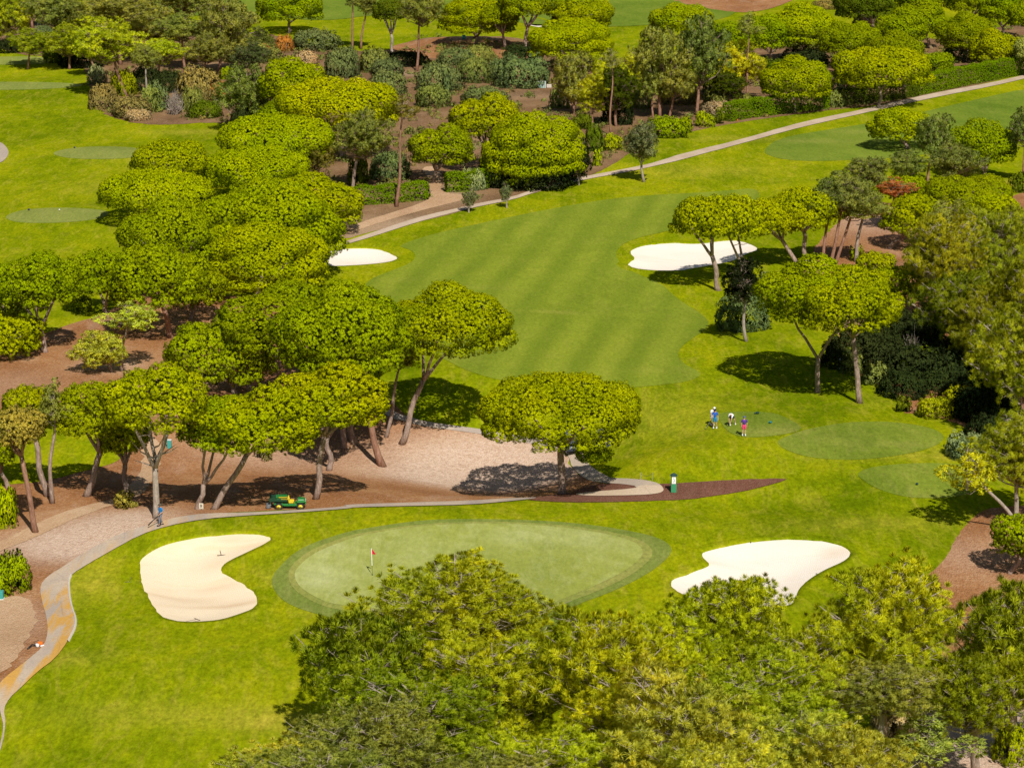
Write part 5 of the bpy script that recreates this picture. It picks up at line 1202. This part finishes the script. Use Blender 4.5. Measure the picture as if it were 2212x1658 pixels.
# ------------------------------------------------------------------ course furniture
e = empty('tee_sign_post', gp(1455, 1063, .05)); tag(e, 'green square tee sign post with white panel and dark pyramid cap in the red mulch', 'sign post')
b = MB(); b.box((0, 0, .38), (.48, .48, .76), None, .015); b.build('pedestal', pm('sign_green', (.05, .28, .13), .6), e)
b = MB(); b.box((0, .01, 1.13), (.44, .42, .74), None, .01); b.build('panel_case', pm('dark_sign_green', (.02, .10, .07)), e)
b = MB(); b.box((0, -.207, 1.13), (.36, .012, .66)); b.build('panel', pm('white_panel', (.85, .86, .86), .4, var=.03), e)
b = MB(); b.tube([(-.03, -.217, .93), (.03, -.217, 1.02), (.035, -.217, 1.15), (-.02, -.217, 1.28), (-.045, -.217, 1.36)], [.02, .028, .024, .018, .014], 8); b.build('hole_map', pm('map_grey', (.32, .36, .34)), e, True)
b = MB(); b.add([(-.30, -.30, 1.5), (.30, -.30, 1.5), (.30, .30, 1.5), (-.30, .30, 1.5), (0, 0, 1.76)], [(3, 2, 1, 0), (0, 1, 4), (1, 2, 4), (2, 3, 4), (3, 0, 4)]); b.build('pyramid_cap', pm('cap_dark', (.015, .05, .05), .5), e)

a_, b_ = gp(1383.6, 1037, 0), gp(1409, 1037, 0)
e = empty('rope_barrier', a_); tag(e, 'low rope barrier hung between two short grey stakes on the grass', 'rope barrier')
d = b_ - a_
for q in (Vector((0, 0, 0)), d):
    b = MB(); b.tube([q, q + Vector((0, 0, .72))], [.028, .025], 8); b.build('stake', pm('grey_stake', (.32, .33, .27)), e)
b = MB(); b.tube([d * t + Vector((0, 0, .66 - 1.0 * t * (1 - t))) for t in [k / 10 for k in range(11)]], [.014] * 11, 6); b.build('rope', pm('green_rope', (.06, .09, .05)), e)

# flagstick with its cup
e = empty('flagstick', gp(804.5, 1243, .10)); tag(e, 'white flagstick with red pennant in the hole of the putting green', 'flagstick')
b = MB(); b.tube([(0, 0, -.02), (-.02, 0, .75)], [.013, .013], 8); b.build('lower_stick', BK, e)
b = MB(); b.tube([(-.02, 0, .75), (-.05, 0, 2.15)], [.03, .03], 10); b.build('upper_stick', pm('stick_white', (.85, .85, .85), .4, var=.03), e)
b = MB(); V_ = []; F_ = []
for i in range(7):
    t = i / 6; x = -.05 + .32 * t; yy = .05 * math.sin(t * 5); h0 = 1.66 + .02 * t; h1 = 2.14 - .40 * t
    V_ += [(x, yy, h0), (x, yy, h1)]
F_ = [(2 * i, 2 * i + 2, 2 * i + 3, 2 * i + 1) for i in range(6)]
b.add(V_, F_); b.build('flag', pm('red_flag', (.62, .01, .04)), e, True)
b = MB(); b.tube([(0, 0, -.004), (0, 0, .004)], [.07, .07], 14); b.build('cup', PM['cap_dark'], e)

def rake(p0, p1, label, up=.08):
    a, c = gp(*p0, up), gp(*p1, up); e = empty('bunker_rake', a); tag(e, label, 'rake', 'rakes at the bunkers'); d = c - a; L_ = d.length
    b = MB(); b.tube([(0, 0, .03), d + Vector((0, 0, .02))], [.018, .016], 6); b.build('handle', pm('rake_handle', (.16, .11, .07)), e)
    u = d.normalized(); n = Vector((u.y, -u.x, 0)).normalized(); b = MB(); b.tube([n * -.34, n * .34], [.028, .028], 6)
    for k in range(9): q = n * (-.32 + .08 * k); b.tube([q, q + Vector((0, 0, -.06))], [.01, .006], 5)
    b.build('rake_head', pm('rake_head', (.10, .07, .055)), e)
rake(T(7, (1399, 293))[0], T(7, (1391, 262))[0], 'rake standing across the upper arm of the left bunker sand', -.24)
rake(T(7, (1248, 724))[0], T(7, (1165, 742))[0], 'rake lying at the bottom edge of the left bunker')
rake(T(7, (818, 488))[0], T(7, (836, 455))[0], 'dark rake lying in the grass left of the left bunker')
rake(T(9, (905, 440))[0], T(9, (990, 405))[0], 'rake lying along the lower right edge of the large right bunker')
rake(T(9, (470, 230))[0], T(9, (415, 234))[0], 'rake lying on the upper edge of the large right bunker')
rake(T(2, (1268, 132))[0], T(2, (1310, 136))[0], 'rake in the small far bunker')

def marker(pt, c, label, s=.16):
    b = MB(); b.ball((0, 0, s * .55), (s, s, s * .7), 12, 8); b.tube([(0, 0, -.05), (0, 0, s * .5)], [.02, .02], 6)
    o = b.build('tee_marker', c, None, True); o.location = gp(*pt, .07); tag(o, label, 'tee marker', 'tee markers')
marker(T(6, (517, 1064))[0], PM['cap_dark'], 'round black tee marker at the back of the small tee, right one')
marker(T(6, (502, 1065))[0], PM['cap_dark'], 'flat dark tee marker at the back of the small tee, left one', .10)
marker(T(6, (597, 1124))[0], pm('teal', (.02, .18, .20)), 'teal tee marker in the middle of the small tee')
marker(T(6, (1525, 1513))[0], PM['cap_dark'], 'dark tee marker on the lowest right tee', .13)
marker(T(1, (182, 1331))[0], PM['navy_fabric'], 'dark tee marker at the back left of the lower pale tee')
marker(T(1, (376, 1332))[0], WH, 'white tee marker at the back right of the lower pale tee', .12)
marker(T(1, (471, 938))[0], PM['navy_fabric'], 'dark tee marker at the back of the middle pale tee')
for pt, c, lab in ((T(3, (391, 770))[0], (.75, .16, .04), 'short orange marker peg beside the tall clipped hedge'), (T(3, (2152, 468))[0], (.75, .16, .04), 'short orange marker peg at the right end of the long hedge')):
    b = MB(); b.tube([(0, 0, -.05), (0, 0, .4)], [.08, .07], 8); b.tube([(0, 0, .4), (0, 0, .46)], [.07, .03], 8); o = b.build('marker_peg', pm('orange_peg', c), None, True); o.location = gp(*pt); tag(o, lab, 'marker peg', 'orange marker pegs')
b = MB(); b.tube([(0, 0, -.05), (0, 0, 1.1), (0, 0, 1.16)], [.06, .06, .03], 10); o = b.build('white_post', PM['stick_white'], None, True); o.location = gp(1460 + 1035 * .3415, 531 + 780 * .3415); tag(o, 'short white marker post beside the dark forest edge', 'marker post')
# small framed board at a trunk
e = empty('notice_board', gp(435, 1101, .02), R_(-6)); tag(e, 'small white framed board leaning at the foot of the twisting pine trunk', 'notice board')
b = MB(); b.box((0, 0, .33), (.36, .03, .50), None, .005); b.box((-.13, 0, .05), (.03, .03, .16)); b.box((.13, 0, .05), (.03, .03, .16)); b.build('board', pm('cream_board', (.72, .66, .52)), e)
b = MB(); b.box((-.06, -.02, .33), (.04, .006, .32)); b.box((.01, -.02, .45), (.13, .006, .04)); b.box((.06, -.02, .39), (.04, .006, .12)); b.box((.01, -.02, .33), (.12, .006, .04)); b.box((.05, -.02, .24), (.04, .006, .14), Matrix.Rotation(R_(-20), 3, 'Y')); b.build('black_mark', BK, e)
# teal water coolers
e = empty('water_cooler', gp(366, 968), 0); tag(e, 'teal water cooler stand half hidden behind the forked pale trunk', 'water cooler')
b = MB(); b.box((0, 0, .4), (.4, .35, .8), None, .04); b.build('cabinet', pm('teal_paint', (.05, .33, .30)), e); b = MB(); b.box((0, 0, .83), (.45, .4, .06), None, .02); b.build('lid', pm('pale_lid', (.6, .68, .66)), e)
e = empty('water_cooler', gp(1, 1294), 0); tag(e, 'teal box with pale base cut off by the left edge', 'box')
b = MB(); b.box((0, 0, .4), (.5, .5, .6), None, .04); b.build('cabinet', PM['teal_paint'], e); b = MB(); b.box((0, 0, .06), (.56, .56, .1), None, .02); b.build('base', PM['pale_lid'], e)
e = empty('bin', gp(1002, 86), 0); tag(e, 'dark green bin on the far mulch under the umbrella pine', 'bin')
b = MB(); b.tube([(0, 0, 0), (0, 0, .9)], [.3, .36], 14); b.build('drum', PM['teal_paint'], e, True); b = MB(); b.tube([(0, 0, .9), (0, 0, 1.0)], [.38, .2], 14); b.build('lid', PM['dark_sign_green'], e)
# pale utility box in the scrub
e = empty('utility_box', gp(1171, 190), R_(-8)); tag(e, 'pale green utility box with white frame in the dry scrub', 'utility box')
b = MB(); b.box((0, 0, .62), (1.35, .9, 1.2), None, .03); b.build('cabinet', pm('pale_green_paint', (.28, .42, .36)), e)
b = MB()
for x in (-.7, .7): b.box((x, -.46, .62), (.08, .06, 1.26))
b.box((0, -.46, 1.25), (1.48, .06, .08)); b.box((.35, -.46, .62), (.05, .05, 1.2)); b.build('frame', WH, e)
b = MB(); b.box((1.3, .1, .35), (.9, .7, .6), None, .06); b.build('concrete_base', M['kerb'], e)
# backpack blower lying beside the path
e = empty('garden_machine', gp(80, 1397), R_(35)); tag(e, 'orange and white petrol garden machine with black hose lying beside the cart path', 'garden machine')
b = MB(); b.box((.25, 0, .24), (.36, .32, .26), None, .08); b.build('engine_cover', pm('machine_orange', (.80, .17, .02), .4), e, True)
b = MB(); b.box((0, -.05, .16), (.22, .30, .24), None, .06); b.box((.35, -.12, .08), (.3, .12, .12), None, .04); b.build('tank', WH, e, True)
b = MB(); b.tube([(-.05, 0, .15), (-.3, .15, .22), (-.55, .05, .12), (-.8, -.15, .08)], [.06, .06, .06, .07], 10); b.tube([(.1, .2, .05), (-.1, .35, .3), (.3, .3, .4)], [.02] * 3, 6); b.build('hose', BK, e, True)

# ------------------------------------------------------------------ camera and light
cam = bpy.data.cameras.new('camera'); cam.sensor_width = 36; cam.lens = 36 * FOC / 2212; cam.clip_start = 1; cam.clip_end = 9000
co = link(bpy.data.objects.new('camera', cam)); co.location = (0, 0, HC); co.rotation_euler = (math.pi / 2 - PIT, 0, 0)
SC.camera = co
EL, AZ = R_(46), R_(15)      # shadows fall away from the camera and to the left
sun = bpy.data.lights.new('sun', 'SUN'); sun.energy = 5.0; sun.angle = R_(.5); sun.color = (1.0, .95, .86)
so = link(bpy.data.objects.new('sun', sun))
dirv = Vector((-math.sin(AZ) * math.cos(EL), math.cos(AZ) * math.cos(EL), -math.sin(EL)))
so.rotation_euler = dirv.to_track_quat('-Z', 'Y').to_euler()
wd = bpy.data.worlds.new('World'); SC.world = wd; wd.use_nodes = True
nt = wd.node_tree; bg = nt.nodes['Background']; sky = nt.nodes.new('ShaderNodeTexSky'); sky.sky_type = 'NISHITA'; sky.sun_disc = False
sky.sun_elevation = EL; sky.sun_rotation = math.pi - AZ
nt.links.new(sky.outputs[0], bg.inputs[0]); bg.inputs[1].default_value = .052
SC.view_settings.view_transform = 'Standard'; SC.view_settings.look = 'None'; SC.view_settings.exposure = 0
